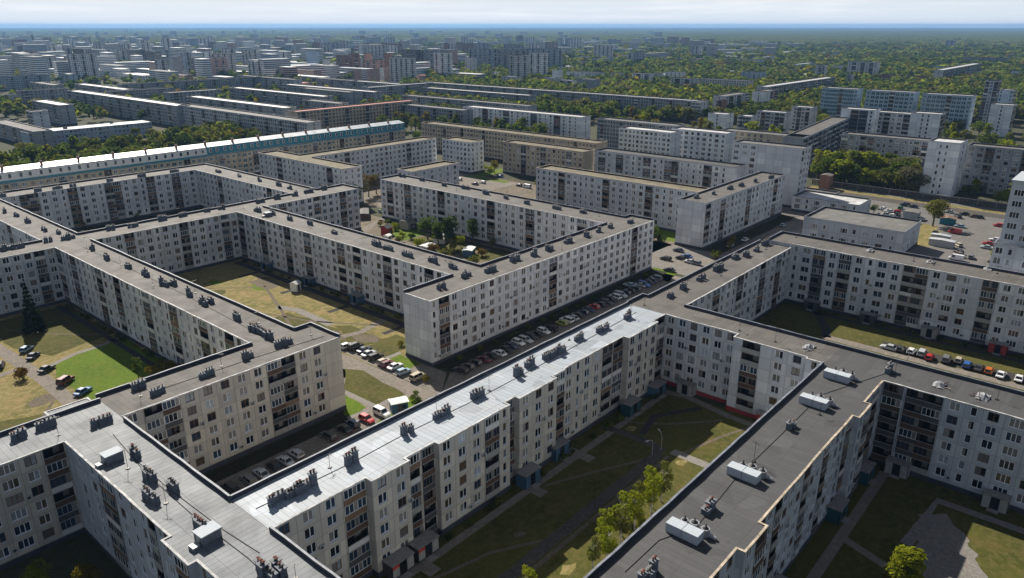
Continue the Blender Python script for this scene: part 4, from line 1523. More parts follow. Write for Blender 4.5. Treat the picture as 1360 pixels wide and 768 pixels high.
# court at the lower right
sheet('courtyard_ground', [(44, -60), (140, -60), (140, 29.3), (44, 29.3)], 'grass_olive', Z1)
sheet('gravel_yard', wobble([(107, 10), (118, 15.8), (128, 17.6), (131.5, 14), (127.5, 10.4), (116, 4.5), (106, 2)], .7, 1.4, 24), 'gravel', Z2)
strip('path', [(70, 25.4), (100, 25.6), (138, 25.8)], 1.7, 'asphalt_pale', Z3)
strip('path', [(118, 17), (134.6, 16), (134.6, -30)], 1.9, 'gravel', Z3)
strip('path', [(113, 25.6), (109, 14)], 1.6, 'asphalt_pale', Z4)
sheet('lawn', wobble([(112, 0), (127, 8), (133, 7.5), (133.4, -8), (116, -12)], .5, 2.5, 25), 'grass_olive', Z4)
# court behind, on the right
sheet('courtyard_ground', [(150.6, -60), (216.5, -60), (216.5, 76.5), (150.6, 76.5)], 'grass_olive', Z1)
strip('lane', [(196.6, 58), (196.6, -50)], 3.2, 'asphalt_pale', Z3)
strip('parking_strip', [(201.4, 46), (201.4, -50)], 5.0, 'asphalt', Z2)
sheet('lawn', wobble([(199, 44.5), (204.5, 44.5), (204.5, 55), (199, 55)], .3, 2, 26), 'grass_olive', Z4)
strip('path', [(213, 70), (213, -50)], 2.0, 'asphalt', Z3)
strip('lane', [(196.6, 57), (204, 60), (214, 66)], 2.4, 'asphalt', Z3)
# garden court behind the central block
sheet('courtyard_ground', [(141.5, 134.3), (203.5, 134.3), (203.5, 262), (141.5, 262)], 'soil', Z1)
sheet('lawn', wobble([(178, 190), (201, 186), (201, 215), (186, 216)], .8, 3, 27), 'grass_olive', Z2)
sheet('lawn', wobble([(184, 217), (200, 218), (201, 232), (190, 233)], .8, 3, 28), 'grass_lush', Z2)
sheet('lawn', wobble([(190, 136), (202, 136), (202, 182), (186, 184)], .8, 3, 29), 'grass_olive', Z2)
strip('lane', [at(470, 318), at(492, 300), at(520, 285), at(505, 270), at(488, 262)], 3.2, 'asphalt_pale', Z3)
strip('path', [(200, 137), (200, 250)], 1.8, 'asphalt', Z3)
# gap by the far end of the central block
sheet('forecourt', [(219, 88), (250, 88), (250, 150), (219, 150)], 'gravel', Z1)
sheet('lawn', wobble([at(868, 355), at(900, 362), at(888, 375), at(865, 365)], .4, 2, 30), 'grass_lush', Z2)
sheet('lawn', wobble([at(868, 303), at(900, 310), at(898, 322), at(872, 318)], .4, 2, 31), 'grass_lush', Z2)
strip('lane', [(228, 150), (231, 120), (240, 112), (330, 111)], 4.5, 'asphalt_pale', Z3)
sheet('verge', wobble([(252, 114.5), (325, 114.5), (325, 121), (252, 121)], .4, 3, 32), 'grass_dark', Z2)
# yard and market on the right
sheet('gravel_yard', [(228, -40), (402, -40), (402, 130), (300, 130), (228, 86)], 'yard', Z1)
strip('road', [(388, 170), (388, 128), (384, 20), (380, -40)], 9.0, 'asphalt_worn', Z2)
strip('verge', [(395.5, 134), (392.5, 20)], 5.5, 'grass_dry', Z2)
sheet('lawn', wobble([at(1205, 325), at(1213, 296), at(1243, 300), at(1255, 318), at(1235, 328)], .8, 3, 33), 'grass_dry', Z3)
# far left courtyard and the ground between the middle slabs
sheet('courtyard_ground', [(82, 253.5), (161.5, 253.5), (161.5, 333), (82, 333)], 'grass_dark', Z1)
sheet('courtyard_ground', [(215, 134.3), (303, 134.3), (303, 380), (215, 380)], 'soil', Z1)
sheet('parking_lot', [(270, 255), (301, 255), (301, 300), (276, 300)], 'asphalt_pale', Z2)
sheet('lawn', wobble([(296, 262), (301.5, 262), (301.5, 292), (296, 292)], .4, 3, 34), 'grass_lush', Z3)
sheet('lawn', wobble([(303, 283), (345, 283), (345, 292), (303, 292)], .4, 3, 35), 'grass_lush', Z3)

rb_ = random.Random(31)
for i in range(16):
    x, y, rr = rb_.uniform(90, 124), rb_.uniform(142, 236), rb_.uniform(1.6, 4.5)
    pts = [(x + rr * rb_.uniform(.6, 1.3) * math.cos(a * .7), y + 1.5 * rr * rb_.uniform(.6, 1.3) * math.sin(a * .7)) for a in range(9)]
    sheet('bare_patch' if i % 3 == 0 else 'turf_patch', wobble(pts, .35, .9, i), 'track' if i % 3 == 0 else ('grass_olive', 'grass_lush')[i % 2], .0165 + i * .0002)
for i in range(14):
    x, y, rr = (rb_.uniform(44, 136), rb_.uniform(44, 71), rb_.uniform(.5, 1.3)) if i < 9 else (rb_.uniform(18, 46), rb_.uniform(142, 225), rb_.uniform(1.5, 4))
    pts = [(x + 1.6 * rr * rb_.uniform(.6, 1.3) * math.cos(a * .7), y + rr * rb_.uniform(.6, 1.3) * math.sin(a * .7)) for a in range(9)]
    sheet('bare_patch' if i % 2 else 'turf_patch', wobble(pts, .3, .9, i + 40), 'track' if i % 2 else 'grass_dry', .0165 + i * .0002)

# ================================================================== the quarters behind
def slab_b(name, label, p1, p2, h, depth, floors=None, lod=2, wall='wall_grey', roof='roof_grey', pat='WWLWwW*', end='w', **kw):
    """slab running along Y whose front (facing -X) has its roof edge at pixels p1 (left) .. p2 (right)"""
    (xa, ya), (xb, yb) = at(*p1, h), at(*p2, h)
    x = kw.pop('x', (xa + xb) / 2)
    floors = floors or max(2, round((h - 1.5) / 2.75))
    v = [(x, yb, end, 1), (x + depth, yb, None, 1), (x + depth, ya, None, 1), (x, ya, pat, 1)]
    return building(name, label, v, h=h, floors=floors, wall=wall, roof=roof, lod=lod, roof_axis='y', **kw)


def slab_a(name, label, p1, p2, h, depth, floors=None, lod=2, wall='wall_grey', roof='roof_grey', pat='WWLWwW*', end='w', **kw):
    """slab running along X whose front (facing -Y) has its roof edge at pixels p1 (left) .. p2 (right)"""
    (xa, ya), (xb, yb) = at(*p1, h), at(*p2, h)
    y = kw.pop('y', (ya + yb) / 2)
    floors = floors or max(2, round((h - 1.5) / 2.75))
    v = [(xa, y, pat, 1), (xb, y, None, 1), (xb, y + depth, None, 1), (xa, y + depth, end, 1)]
    return building(name, label, v, h=h, floors=floors, wall=wall, roof=roof, lod=lod, **kw)


PAT = 'WLWWwWWLWWwW*'
b = building('apartment_block', 'block with blank end wall and brown roof right of the central block', rect(250.5, 326, 122, 133.5, 'LWWLWWwWWLWWWwWWLWW', None, None, None), wall='wall_pale', roof='roof_brown', seed=31)
flues(b[1:], [(925, 262), (948, 257), (970, 250), (985, 246), (1003, 241), (1025, 236)], 'x', keep=(252, 324, 124, 132))
b = building('apartment_block', 'long pale slab with tan roof edge behind the far end of the central block', [(266.5, 133.6, None, 1), (277, 133.6, None, 1), (277, 216, None, 1), (266.5, 216, 'wWwWLWWwwWWLWWwWWLWwWWwW', 1)], wall='wall_grey', roof='roof_mossy', seed=32, roof_axis='y', coping='coping_tan', coping2='coping_tan')
b = building('apartment_block', 'slab with black roof edge below the white six-storey fronts', [(327, 146, None, 1), (338, 146, None, 1), (338, 225, None, 1), (327, 225, 'bLWbLWwWLWwMwwwwLWwbb', 1)], wall='wall_pale', roof='roof_dark', seed=33, roof_axis='y', coping='coping_dark', coping2='coping_dark')
b = building('apartment_block', 'tall slab with windows on its left half and blank brick on the right', [(341, 121.5, 'gTg', 1), (352, 121.5, None, 1), (352, 155, None, 1), (341, 155, 'TTTbBBBB', 1)], h=27.5, floors=9, wall='wall_pale', roof='roof_grey', seed=34, roof_axis='y', blank=.03)
b = building('apartment_block', 'tan slab with mossy roof in front of the pale rounded slab', [(317.5, 226, None, 1), (328, 226, None, 1), (328, 282, None, 1), (317.5, 282, 'WWwWLwWWLWWwWLWW', 1)], wall='wall_tan', roof='roof_mossy', seed=35, roof_axis='y', coping='coping_tan', coping2='coping_tan')
b = building('apartment_block', 'short pale slab standing alone on the far parking court', [(303, 293.5, 'WwW', 1), (314, 293.5, None, 1), (314, 316.5, None, 1), (303, 316.5, 'WWWwWWWW', 1)], wall='wall_white', roof='roof_mossy', seed=36, roof_axis='y', coping='coping_tan', coping2='coping_tan')
b = building('apartment_block', 'long tan slab with mossy roof in front of the white panel block', [(347, 238, None, 1), (358, 238, None, 1), (358, 382, None, 1), (347, 382, 'WWwWTwWWLWWwWWLWWTwWWLWWwWW*', 1)], wall='wall_tan', roof='roof_mossy', seed=37, roof_axis='y', coping='coping_tan', coping2='coping_tan')
b = building('apartment_block', 'pale slab running up to the short lone slab, small windows', [(216.5, 320.3, 'WWwWWWLWWwWWW*', 1), (302, 320.3, None, 1), (302, 331, None, 1), (216.5, 331, None, 0)], wall='wall_pale', roof='roof_mossy', seed=38, coping='coping_tan', coping2='coping_tan')
b = building('apartment_block', 'pale slab below the teal-banded building with mossy roof', [(205.5, 281, 'WwW', 1), (216.5, 281, None, 1), (216.5, 320.3, None, 0), (216.5, 331, None, 1), (216.5, 352, None, 1), (205.5, 352, 'WWwWLWwWWWWwWWLWw', 1)], wall='wall_pale', roof='roof_mossy', seed=39, roof_axis='y', coping='coping_tan', coping2='coping_tan')
b = building('apartment_block', 'low end of a mossy-roofed block beside the grey garden tree', [(222, 252, 'WwWWwW', 1), (252, 252, None, 1), (252, 262, None, 1), (222, 262, 'WW', 1)], wall='wall_grey', roof='roof_mossy', seed=40, coping='coping_tan', coping2='coping_tan')

# the block with the teal attic and the white metal roof
vs = [(55, 386.5, 'gWLWWgWwLWWW*', 2), (336, 386.5, None, 2), (336, 399, None, 2), (55, 399, None, 2)]
b = building('attic_block', 'very long cream building with teal attic band and shining white roof', vs, h=14.0, floors=4, wall='wall_tan', roof='roof_pale', seed=41, cat='apartment block', gset=['glass_teal', 'glass_dark', 'glass_blue'], coping='panel_teal', coping2='panel_teal')
rt, ro, off, zr = b
am = MB()
L0, L1, Y0, Y1 = 55, 336, 386.5, 399
z0, z1 = 14.02, 18.3
for k in range(34):
    xa, xb = L0 + (L1 - L0) * k / 34, L0 + (L1 - L0) * (k + 1) / 34
    teal = xa > 195
    am.poly([(xa, Y0 - .1, z0), (xb, Y0 - .1, z0), (xb, Y0 + .7, z1), (xa, Y0 + .7, z1)], 0 if teal else 2)
    if not teal:
        am.poly([(xa, Y0 - .20, z0 - .4), (xb, Y0 - .20, z0 - .4), (xb, Y0 - .14, z0 + .5), (xa, Y0 - .14, z0 + .5)], 0)
    for q in (.25, .7):
        xm = xa + (xb - xa) * q
        am.box(xm - .75, xm + .75, Y0 - .16, Y0 + .6, z0 + 1.3, z1 - .9, 1, 3)
        am.poly([(xm - .6, Y0 - .18, z0 + 1.4), (xm + .6, Y0 - .18, z0 + 1.4), (xm + .6, Y0 - .18, z1 - 1.0), (xm - .6, Y0 - .18, z1 - 1.0)], 4 if teal else 5)
am.poly([(L0, Y0 - .1, z0), (L0, Y0 + .7, z1), (L0, Y1, z1), (L0, Y1, z0)], 2)
am.poly([(L1, Y1, z0), (L1, Y1, z1), (L1, Y0 + .7, z1), (L1, Y0 - .1, z0)], 2)
am.build('attic', ['panel_teal', 'frame_white', 'panel_white', 'roof_metal', 'glass_teal', 'glass_blue'], rt, off)
mm = MB()
mm.poly([(L0 - .3, Y0 + .3, z1), (L1 + .3, Y0 + .3, z1), (L1 + .3, Y0 + 6.5, z1 + 1.3), (L0 - .3, Y0 + 6.5, z1 + 1.3)], 0, [(L0, 0), (L1, 0), (L1, 6), (L0, 6)])
mm.poly([(L0 - .3, Y0 + 6.5, z1 + 1.3), (L1 + .3, Y0 + 6.5, z1 + 1.3), (L1 + .3, Y1, z1), (L0 - .3, Y1, z1)], 0, [(L0, 0), (L1, 0), (L1, 6), (L0, 6)])
mr = mm.build('metal_roof', ['roof_metal'], rt, off)
for i in range(15):
    x = L0 + 46 + i * 16.0
    fm_ = MB()
    fm_.box(-.5, .5, -.5, .5, 0, 2.0, 0)
    fm_.box(-.6, .6, -.6, .6, 2.003, 2.15, 1)
    fm_.tube((0, 0, 2.15), (0, 0, 2.6), .2, .15, 8, 2)
    fm_.build('chimney', ['wall_brick', 'flue_cap', 'pot_rust'], mr, loc=(x - off[0], Y0 + 4 - off[1], z1 + .6))

# white fronts and tall slabs right of the middle
slab_b('apartment_block', 'white slab with dark ribbon windows under its roof, above the black roof edge', (820, 170), (894, 176), 21, 12, wall='wall_white', roof='roof_pale', pat='TWWwWWTWWwTW', lod=1, seed=51)
slab_b('apartment_block', 'white slab with a blank left bay, next right of the ribbon-window slab', (894, 170), (963, 178), 21.5, 12, wall='wall_white', roof='roof_pale', pat='BgTWWTWTW', lod=1, seed=52)
slab_b('apartment_block', 'grey slab standing behind the white ribbon-window slab', (797, 157), (895, 168), 20, 12, wall='wall_slate', roof='roof_grey', pat=PAT, seed=53)
slab_b('apartment_block', 'tan slab whose blank end stands behind the tall half-blank slab', (963, 171), (1062, 184), 20, 12, wall='wall_tan', roof='roof_grey', pat='WWwWWwWWbBBB', seed=54)
building('apartment_block', 'shaded slab with many brown balconies receding to the right of the tall half-blank slab', [(428, 152.6, 'LLWLLWLLwLLWLLW*', 1), (548, 166, None, 1), (547, 178, None, 1), (427, 164, None, 1)], h=20, floors=6, wall='wall_slate', roof='roof_brown', seed=55, panels=['panel_brown', 'panel_ochre', 'panel_grey', 'panel_blue'], lod=2)
slab_b('apartment_block', 'bluish slab in shade behind the tall yellow-green trees', (1115, 178), (1237, 187), 24.3, 11, x=430, wall='wall_slate', roof='roof_grey', pat='LWwLLWwWWWwLL', lod=1, seed=56)
building('apartment_block', 'windowed slab behind the dark fence at the right edge', [(430, 22, None, 1), (441, 22, None, 1), (441, 72, None, 1), (430, 72, 'TTLWWTLWWTLWW*', 1)], h=24, floors=8, wall='wall_slate', roof='roof_grey', lod=1, seed=57, roof_axis='y')
building('tower_block', 'white end tower with one column of small windows by the dark fence', [(408, 71.2, 'wTw', 1), (424, 71.2, None, 1), (424, 85.2, None, 1), (408, 85.2, 'BwwB', 1)], h=27.3, floors=8, wall='wall_white', roof='roof_pale', seed=58, cat='tower block', lod=1)
slab_b('apartment_block', 'white panel block with orange balconies behind the tan mossy slab', (615, 141), (777, 155), 17, 12, x=450, wall='wall_white', roof='roof_pale', pat='WWwWLWwWLWWwWLWwWLWWwb', lod=1, seed=59, panels=['panel_blue', 'panel_ochre', 'panel_white', 'panel_ochre', 'panel_red'])
for i, (p1, p2, lab) in enumerate((((1082, 117), (1147, 118), 'blue glazed block, left one of the three in a row'), ((1149, 119), (1220, 123), 'blue glazed block, middle one of the three in a row'), ((1221, 124), (1296, 128), 'blue glazed block, right one of the three in a row'))):
    (xa, ya), (xb, yb) = at(*p1, 30), at(*p2, 30)
    x = (672, 668, 662)[i]
    building('glazed_block', lab, [(x, yb + 2.2, 'WW', 1), (x + 14, yb + 2.2, None, 1), (x + 14, ya - 2.2, None, 1), (x, ya - 2.2, 'WggggLgggW', 1)], h=30, floors=9, wall='wall_bluegrey', roof='roof_pale', seed=60 + i, cat='apartment block', group='blue glazed blocks', gset=['glass_blue', 'glass_teal'], panels=['panel_blue', 'panel_ochre', 'panel_grey'], lod=2, roof_axis='y')
slab_b('tower_block', 'white tower block at the right edge behind the trees', (1314, 139), (1353, 137), 24.5, 14, x=668, wall='wall_white', roof='roof_pale', pat='BwB', end='LLL', cat='tower block', seed=64)
slab_b('tower_block', 'pale upper tower peeping over the white tower at the right edge', (1331, 118), (1352, 118), 33, 14, x=700, wall='wall_bluegrey', roof='roof_pale', pat='wBw', end='LL', cat='tower block', seed=65)
slab_b('tower_block', 'narrow leaning-looking tower with balconies, right of the blue glazed blocks', (1306, 108), (1330, 107), 36, 12, wall='wall_grey', roof='roof_pale', pat='LWL', end='LL', cat='tower block', seed=66)
slab_b('tower_block', 'white tower in front of the right-hand blue glazed block', (1211, 149), (1250, 152), 26, 13, wall='wall_white', roof='roof_pale', pat='BwwB', end='LL', cat='tower block', seed=67)
slab_b('apartment_block', 'pale slab in front of the middle blue glazed block', (1160, 147), (1208, 152), 24, 12, wall='wall_grey', roof='roof_pale', pat='LWLWTL', seed=68)
slab_b('tower_block', 'white tower with brown balconies in front of the left blue glazed block', (1120, 143), (1160, 147), 26, 13, wall='wall_white', roof='roof_pale', pat='BLLw', end='w', cat='tower block', seed=69, panels=['panel_brown', 'panel_dark'])

MIDR = [
    ('pale slab with blank white end, lowest of the right-hand cluster', (935, 151), (971, 151), 18, 'b', 'wall_white', 'BwB'),
    ('grey low slab right of the blank white end', (971, 155), (1006, 153), 16, 'b', 'wall_grey', 'WLWLW'),
    ('pale slab with rounded roof hut, right-hand cluster', (1006, 147), (1042, 150), 18, 'b', 'wall_grey', 'WLLWLL'),
    ('white slab with steep shaded end, right-hand cluster', (1042, 143), (1088, 141), 19, 'b', 'wall_pale', 'bWLWLb'),
    ('pale slab left of the brick-balcony slab', (905, 137), (944, 134), 18, 'b', 'wall_pale', 'WWwWW'),
    ('brick-balcony slab among the right-hand cluster', (944, 134), (966, 132), 18, 'b', 'wall_brick', 'LWL'),
    ('grey slab receding above the brick-balcony slab', (966, 128), (993, 123), 20, 'a', 'wall_grey', 'WLWLWL'),
    ('white blank-ended slab above the right-hand cluster', (996, 122), (1020, 122), 20, 'b', 'wall_white', 'BwB'),
    ('pale slab receding behind the blank white slab', (1020, 121), (1033, 119), 20, 'a', 'wall_pink', 'WLWL'),
    ('long slab with white roof receding to the left blue glazed block', (1033, 116), (1098, 102), 20, 'a', 'wall_grey', 'WLWLWL*'),
    ('flat white-roofed slab left of the receding long slab', (925, 105), (1000, 107), 17, 'b', 'wall_pale', 'WWWwW*'),
    ('blue-topped slab above the flat white-roofed slab', (984, 95), (1013, 96), 20, 'b', 'wall_bluegrey', 'WWgW'),
    ('pale tower slab in the trees above the blue glazed blocks', (1077, 87), (1102, 86), 24, 'b', 'wall_pale', 'BWLWL'),
    ('wide pale slab crowning the right-hand cluster', (1126, 82), (1167, 83), 26, 'b', 'wall_pale', 'WLWLWLW'),
    ('slab with white end below the crowning slab', (1110, 101), (1145, 97), 18, 'b', 'wall_pale', 'BWLWLW'),
    ('long low slab above the blue glazed blocks', (1168, 99), (1258, 103), 12, 'b', 'wall_brick', 'WWWwW*'),
    ('tall stepped slab in the woods, upper right', (1256, 93), (1302, 84), 22, 'a', 'wall_pale', 'LLLWLLW*'),
    ('blue panel house in the woods, upper right', (1283, 94), (1301, 95), 16, 'b', 'wall_bluegrey', 'WgW'),
    ('blue-roofed hall in the woods, upper right', (1228, 88), (1262, 88), 14, 'b', 'wall_bluegrey', 'gggg'),
    ('long dark slab along the wood edge, upper right', (1280, 76), (1340, 77), 18, 'b', 'wall_slate', 'WWLW*'),
    ('white low house at the far right edge', (1342, 95), (1375, 95), 12, 'b', 'wall_white', 'WWWW'),
    ('white cube house left of the tree-lined slabs', (731, 93), (743, 93), 22, 'b', 'wall_white', 'BB'),
    ('low pale house below the white cube house', (719, 103), (740, 103), 14, 'b', 'wall_pale', 'WWW'),
    ('grey house right of the low pale house', (738, 106), (760, 107), 15, 'b', 'wall_grey', 'WLWL'),
    ('white-roofed house above the long blue-grey slab', (753, 95), (770, 96), 18, 'b', 'wall_white', 'BWW'),
    ('grey house with flat roof above the long blue-grey slab', (775, 95), (792, 97), 16, 'b', 'wall_grey', 'WWW'),
    ('blank grey box house above the long blue-grey slab', (770, 104), (786, 106), 18, 'b', 'wall_slate', 'BB'),
    ('low slate house right of the blank grey box', (781, 110), (800, 111), 10, 'b', 'wall_slate', 'WWW'),
    ('pale house with white roof in the trees right of centre', (805, 97), (828, 97), 12, 'b', 'wall_pale', 'WWWW'),
    ('white slab house at the right of the tree gap', (840, 97), (862, 98), 17, 'b', 'wall_white', 'WLWL'),
    ('grey slab house between two white ones', (866, 97), (880, 97), 16, 'b', 'wall_grey', 'WWW'),
    ('white roofed slab house nearest the right-hand cluster', (884, 95), (905, 96), 18, 'b', 'wall_white', 'WWWW'),
    ('grey slab with small windows by the yellow trees', (893, 103), (920, 105), 20, 'b', 'wall_grey', 'WLWLW'),
    ('small tower with notched top in the trees', (614, 77), (630, 77), 30, 'b', 'wall_pale', 'WbW'),
    ('pale low house left of the notched tower', (598, 94), (617, 95), 12, 'b', 'wall_pale', 'WWW'),
    ('house with white roof in front of the notched tower', (622, 96), (643, 95), 14, 'b', 'wall_white', 'WWW'),
    ('pair house right of the white-roofed house', (645, 96), (664, 95), 16, 'b', 'wall_pale', 'WWW'),
    ('plain grey house at the left of the tree belt', (667, 101), (685, 102), 16, 'b', 'wall_grey', 'WWW'),
]
for i, (lab, p1, p2, h, ax, wl, pt) in enumerate(MIDR):
    f = slab_b if ax == 'b' else slab_a
    f('apartment_block', lab, p1, p2, h, 12, wall=wl, roof=random.choice(('roof_pale', 'roof_pale', 'roof_grey')), pat=pt, seed=100 + i)

# long continuous slabs of the next quarter
MIDL = [
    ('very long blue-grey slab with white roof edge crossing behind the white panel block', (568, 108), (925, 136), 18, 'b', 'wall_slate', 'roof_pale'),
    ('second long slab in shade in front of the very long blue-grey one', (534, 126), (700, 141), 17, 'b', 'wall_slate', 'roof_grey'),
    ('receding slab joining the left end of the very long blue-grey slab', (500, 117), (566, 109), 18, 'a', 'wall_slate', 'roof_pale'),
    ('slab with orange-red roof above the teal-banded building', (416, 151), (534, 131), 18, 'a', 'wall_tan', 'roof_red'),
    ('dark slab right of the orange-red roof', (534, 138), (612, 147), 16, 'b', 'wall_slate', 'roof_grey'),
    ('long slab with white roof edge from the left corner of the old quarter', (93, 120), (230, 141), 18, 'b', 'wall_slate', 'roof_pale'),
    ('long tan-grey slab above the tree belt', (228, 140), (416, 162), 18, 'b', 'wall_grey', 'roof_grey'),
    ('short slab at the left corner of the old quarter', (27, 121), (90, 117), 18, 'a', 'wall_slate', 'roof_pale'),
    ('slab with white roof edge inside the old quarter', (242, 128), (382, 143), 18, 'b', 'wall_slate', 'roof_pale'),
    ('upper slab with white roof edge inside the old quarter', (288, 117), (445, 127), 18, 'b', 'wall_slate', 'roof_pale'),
    ('receding slab joining two white roof edges of the old quarter', (230, 124), (287, 118), 18, 'a', 'wall_slate', 'roof_pale'),
    ('long slab with glinting roof clutter at the back of the old quarter', (160, 112), (350, 102), 17, 'a', 'wall_slate', 'roof_pale'),
    ('slab with flat roof right of the glinting roofs', (350, 98), (352, 108), 17, 'b', 'wall_grey', 'roof_grey'),
    ('long white-roofed slab at the far left edge', (-10, 102), (66, 99), 18, 'a', 'wall_bluegrey', 'roof_metal'),
    ('white-roofed slab second from the left edge', (68, 98), (103, 98), 17, 'b', 'wall_bluegrey', 'roof_metal'),
    ('low white-roofed hall left of the yellow trees', (115, 96), (149, 95), 9, 'b', 'wall_bluegrey', 'roof_metal'),
    ('square windowed house left of the shining roof', (17, 148), (59, 147), 18, 'b', 'wall_grey', 'roof_grey'),
    ('shed-roofed slab at the left edge under the square house', (-12, 160), (42, 175), 12, 'b', 'wall_slate', 'roof_brown'),
    ('slab behind the red roofed slab, old quarter', (370, 112), (500, 122), 17, 'b', 'wall_slate', 'roof_pale'),
    ('dark slab under the pink-roofed terrace', (400, 104), (560, 112), 15, 'b', 'wall_slate', 'roof_grey'),
    ('dark slab between the two white roof edges', (82, 112), (180, 118), 16, 'b', 'wall_slate', 'roof_pale'),
    ('low slab at the left edge above the square house', (-10, 126), (26, 125), 12, 'b', 'wall_slate', 'roof_pale'),
]
TAKEN = []


def foot(p1, p2, h, ax):
    (xa, ya), (xb, yb) = at(*p1, h), at(*p2, h)
    return ((xa + xb) / 2, (xa + xb) / 2 + 11.5, yb, ya) if ax == 'b' else (xa, xb, (ya + yb) / 2, (ya + yb) / 2 + 11.5)


for m_ in MIDL:
    TAKEN.append(foot(m_[1], m_[2], m_[3], m_[4]))
XT = (((190, 127), (250, 132), 'b'), ((255, 134), (372, 148), 'b'), ((445, 119), (560, 129), 'b'), ((150, 122), (226, 116), 'a'), ((60, 129), (92, 123), 'a'), ((300, 104), (420, 109), 'b'), ((100, 105), (200, 109), 'b'),
      ((562, 116), (700, 127), 'b'), ((200, 118), (300, 124), 'b'), ((390, 117), (470, 122), 'b'), ((455, 108), (540, 111), 'b'), ((20, 110), (90, 112), 'b'), ((100, 112), (150, 108), 'a'), ((30, 134), (90, 139), 'b'), ((395, 133), (455, 137), 'b'))
nx_ = 0
for p1, p2, ax in XT:
    f = foot(p1, p2, 17, ax)
    if any(f[1] > t[0] - 4 and f[0] < t[1] + 4 and f[3] > t[2] - 2 and f[2] < t[3] + 2 for t in TAKEN):
        continue
    TAKEN.append(f)
    MIDL.append((f'{ORD[nx_]} of the plain grey slabs packed between the white roof edges of the old quarter', p1, p2, 17, ax, 'wall_slate', 'roof_pale' if nx_ % 2 else 'roof_grey'))
    nx_ += 1
for i, (lab, p1, p2, h, ax, wl, rf) in enumerate(MIDL):
    f = slab_b if ax == 'b' else slab_a
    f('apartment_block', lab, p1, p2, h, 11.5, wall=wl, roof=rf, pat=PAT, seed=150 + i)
# low house with the shining metal roof
(xa, ya), (xb, yb) = at(42, 177, 11), at(196, 160, 11)
y = (ya + yb) / 2
b = building('metal_roofed_house', 'low blue house with blazing white metal roof at the left', [(xa, y, 'WwWWgW*', 2), (xb, y, None, 2), (xb, y + 16, None, 2), (xa, y + 16, 'w', 2)], h=11, floors=3, wall='wall_bluegrey', roof='roof_metal', seed=180, cat='house')
for u, v in ((87, 170), (148, 163)):
    flue_cluster(b[1:], *at(u, v, 11), 2, 'x')

# towers and terraces along the horizon
FARL = [
    ('brown brick tower, left of the brown group', (460, 71), (471, 71), 38, 'wall_brick'), ('pink tower in the brown group', (471, 71), (497, 70), 38, 'wall_pink'),
    ('brown tower with white top in the brown group', (497, 71), (524, 70), 39, 'wall_brick'), ('dark glass slab right of the brown group', (524, 66), (560, 66), 40, 'wall_dark'),
    ('dark glass slab with pale stripe beside the pink stair tower', (560, 66), (588, 67), 40, 'wall_slate'), ('pink stair tower at the end of the dark slabs', (588, 67), (607, 66), 38, 'wall_pink'),
    ('blue-grey tower row, left part, above the notched tower', (625, 64), (652, 65), 40, 'wall_bluegrey'), ('white tower in the blue-grey row', (652, 66), (660, 66), 38, 'wall_white'),
    ('dark tower closing the blue-grey row', (662, 66), (690, 67), 40, 'wall_slate'), ('wide blue slab on the horizon right of the tower row', (690, 63), (722, 66), 40, 'wall_bluegrey'),
    ('pale twin slab in the left middle of the city', (286, 65), (310, 65), 40, 'wall_pale'), ('wide pale panel slab beside the pale twin slab', (310, 66), (344, 66), 38, 'wall_pale'),
    ('dark block left of the pale twin slab', (246, 76), (264, 76), 30, 'wall_dark'), ('blue-grey block left of the dark block', (234, 70), (248, 70), 36, 'wall_bluegrey'),
    ('grey tower in front of the pale twin slab', (266, 75), (294, 74), 30, 'wall_grey'), ('maroon block by the pink terrace', (440, 73), (461, 73), 34, 'wall_brick'),
    ('grey block with white top left of the maroon block', (416, 79), (440, 78), 30, 'wall_pale'), ('teal-glass tower standing at the middle left of the far city', (402, 68), (418, 67), 38, 'wall_bluegrey'),
    ('pale tower far left, first of a pair', (60, 60), (70, 60), 40, 'wall_white'), ('pale tower far left, second of a pair', (79, 61), (88, 61), 40, 'wall_pale'),
    ('white stepped slab at the far left', (28, 68), (40, 68), 34, 'wall_pink'), ('long pale slab at the far left', (107, 65), (145, 66), 34, 'wall_pale'),
    ('brick slab left of the long pale slab', (90, 65), (107, 65), 34, 'wall_brick'), ('pale slab with white top, far left', (146, 66), (164, 66), 34, 'wall_pale'),
    ('dark green-glass slab, far left', (164, 65), (183, 66), 34, 'wall_dark'), ('black-topped slab, far left', (184, 68), (214, 68), 34, 'wall_dark'),
    ('teal slab right of the black-topped one', (214, 66), (230, 66), 34, 'wall_bluegrey'), ('grey tower right of the yellow trees, far left', (200, 79), (214, 79), 32, 'wall_grey'),
    ('slate tower right of the grey tower, far left', (219, 77), (233, 76), 34, 'wall_slate'), ('brown slab on the horizon near the middle', (570, 58), (610, 57), 36, 'wall_brick'),
    ('slate slab on the horizon near the middle', (480, 57), (530, 58), 34, 'wall_brick'), ('tall slim tower on the left horizon', (212, 51), (222, 51), 50, 'wall_white'),
    ('pair tower on the left horizon', (182, 53), (196, 53), 46, 'wall_pale'), ('far slab under the left horizon', (120, 55), (150, 55), 36, 'wall_pale'),
    ('brick tower on the horizon right of the brown slab', (610, 57), (640, 58), 34, 'wall_brick'), ('blue-grey slab on the horizon over the tower row', (660, 59), (700, 59), 34, 'wall_slate'),
]
for i, (lab, p1, p2, h, wl) in enumerate(FARL):
    slab_b('tower_block', lab, p1, p2, h, 14, wall=wl, roof='roof_pale', pat='WLWw*', end='WLW', seed=200 + i, cat='tower block', lod=2)
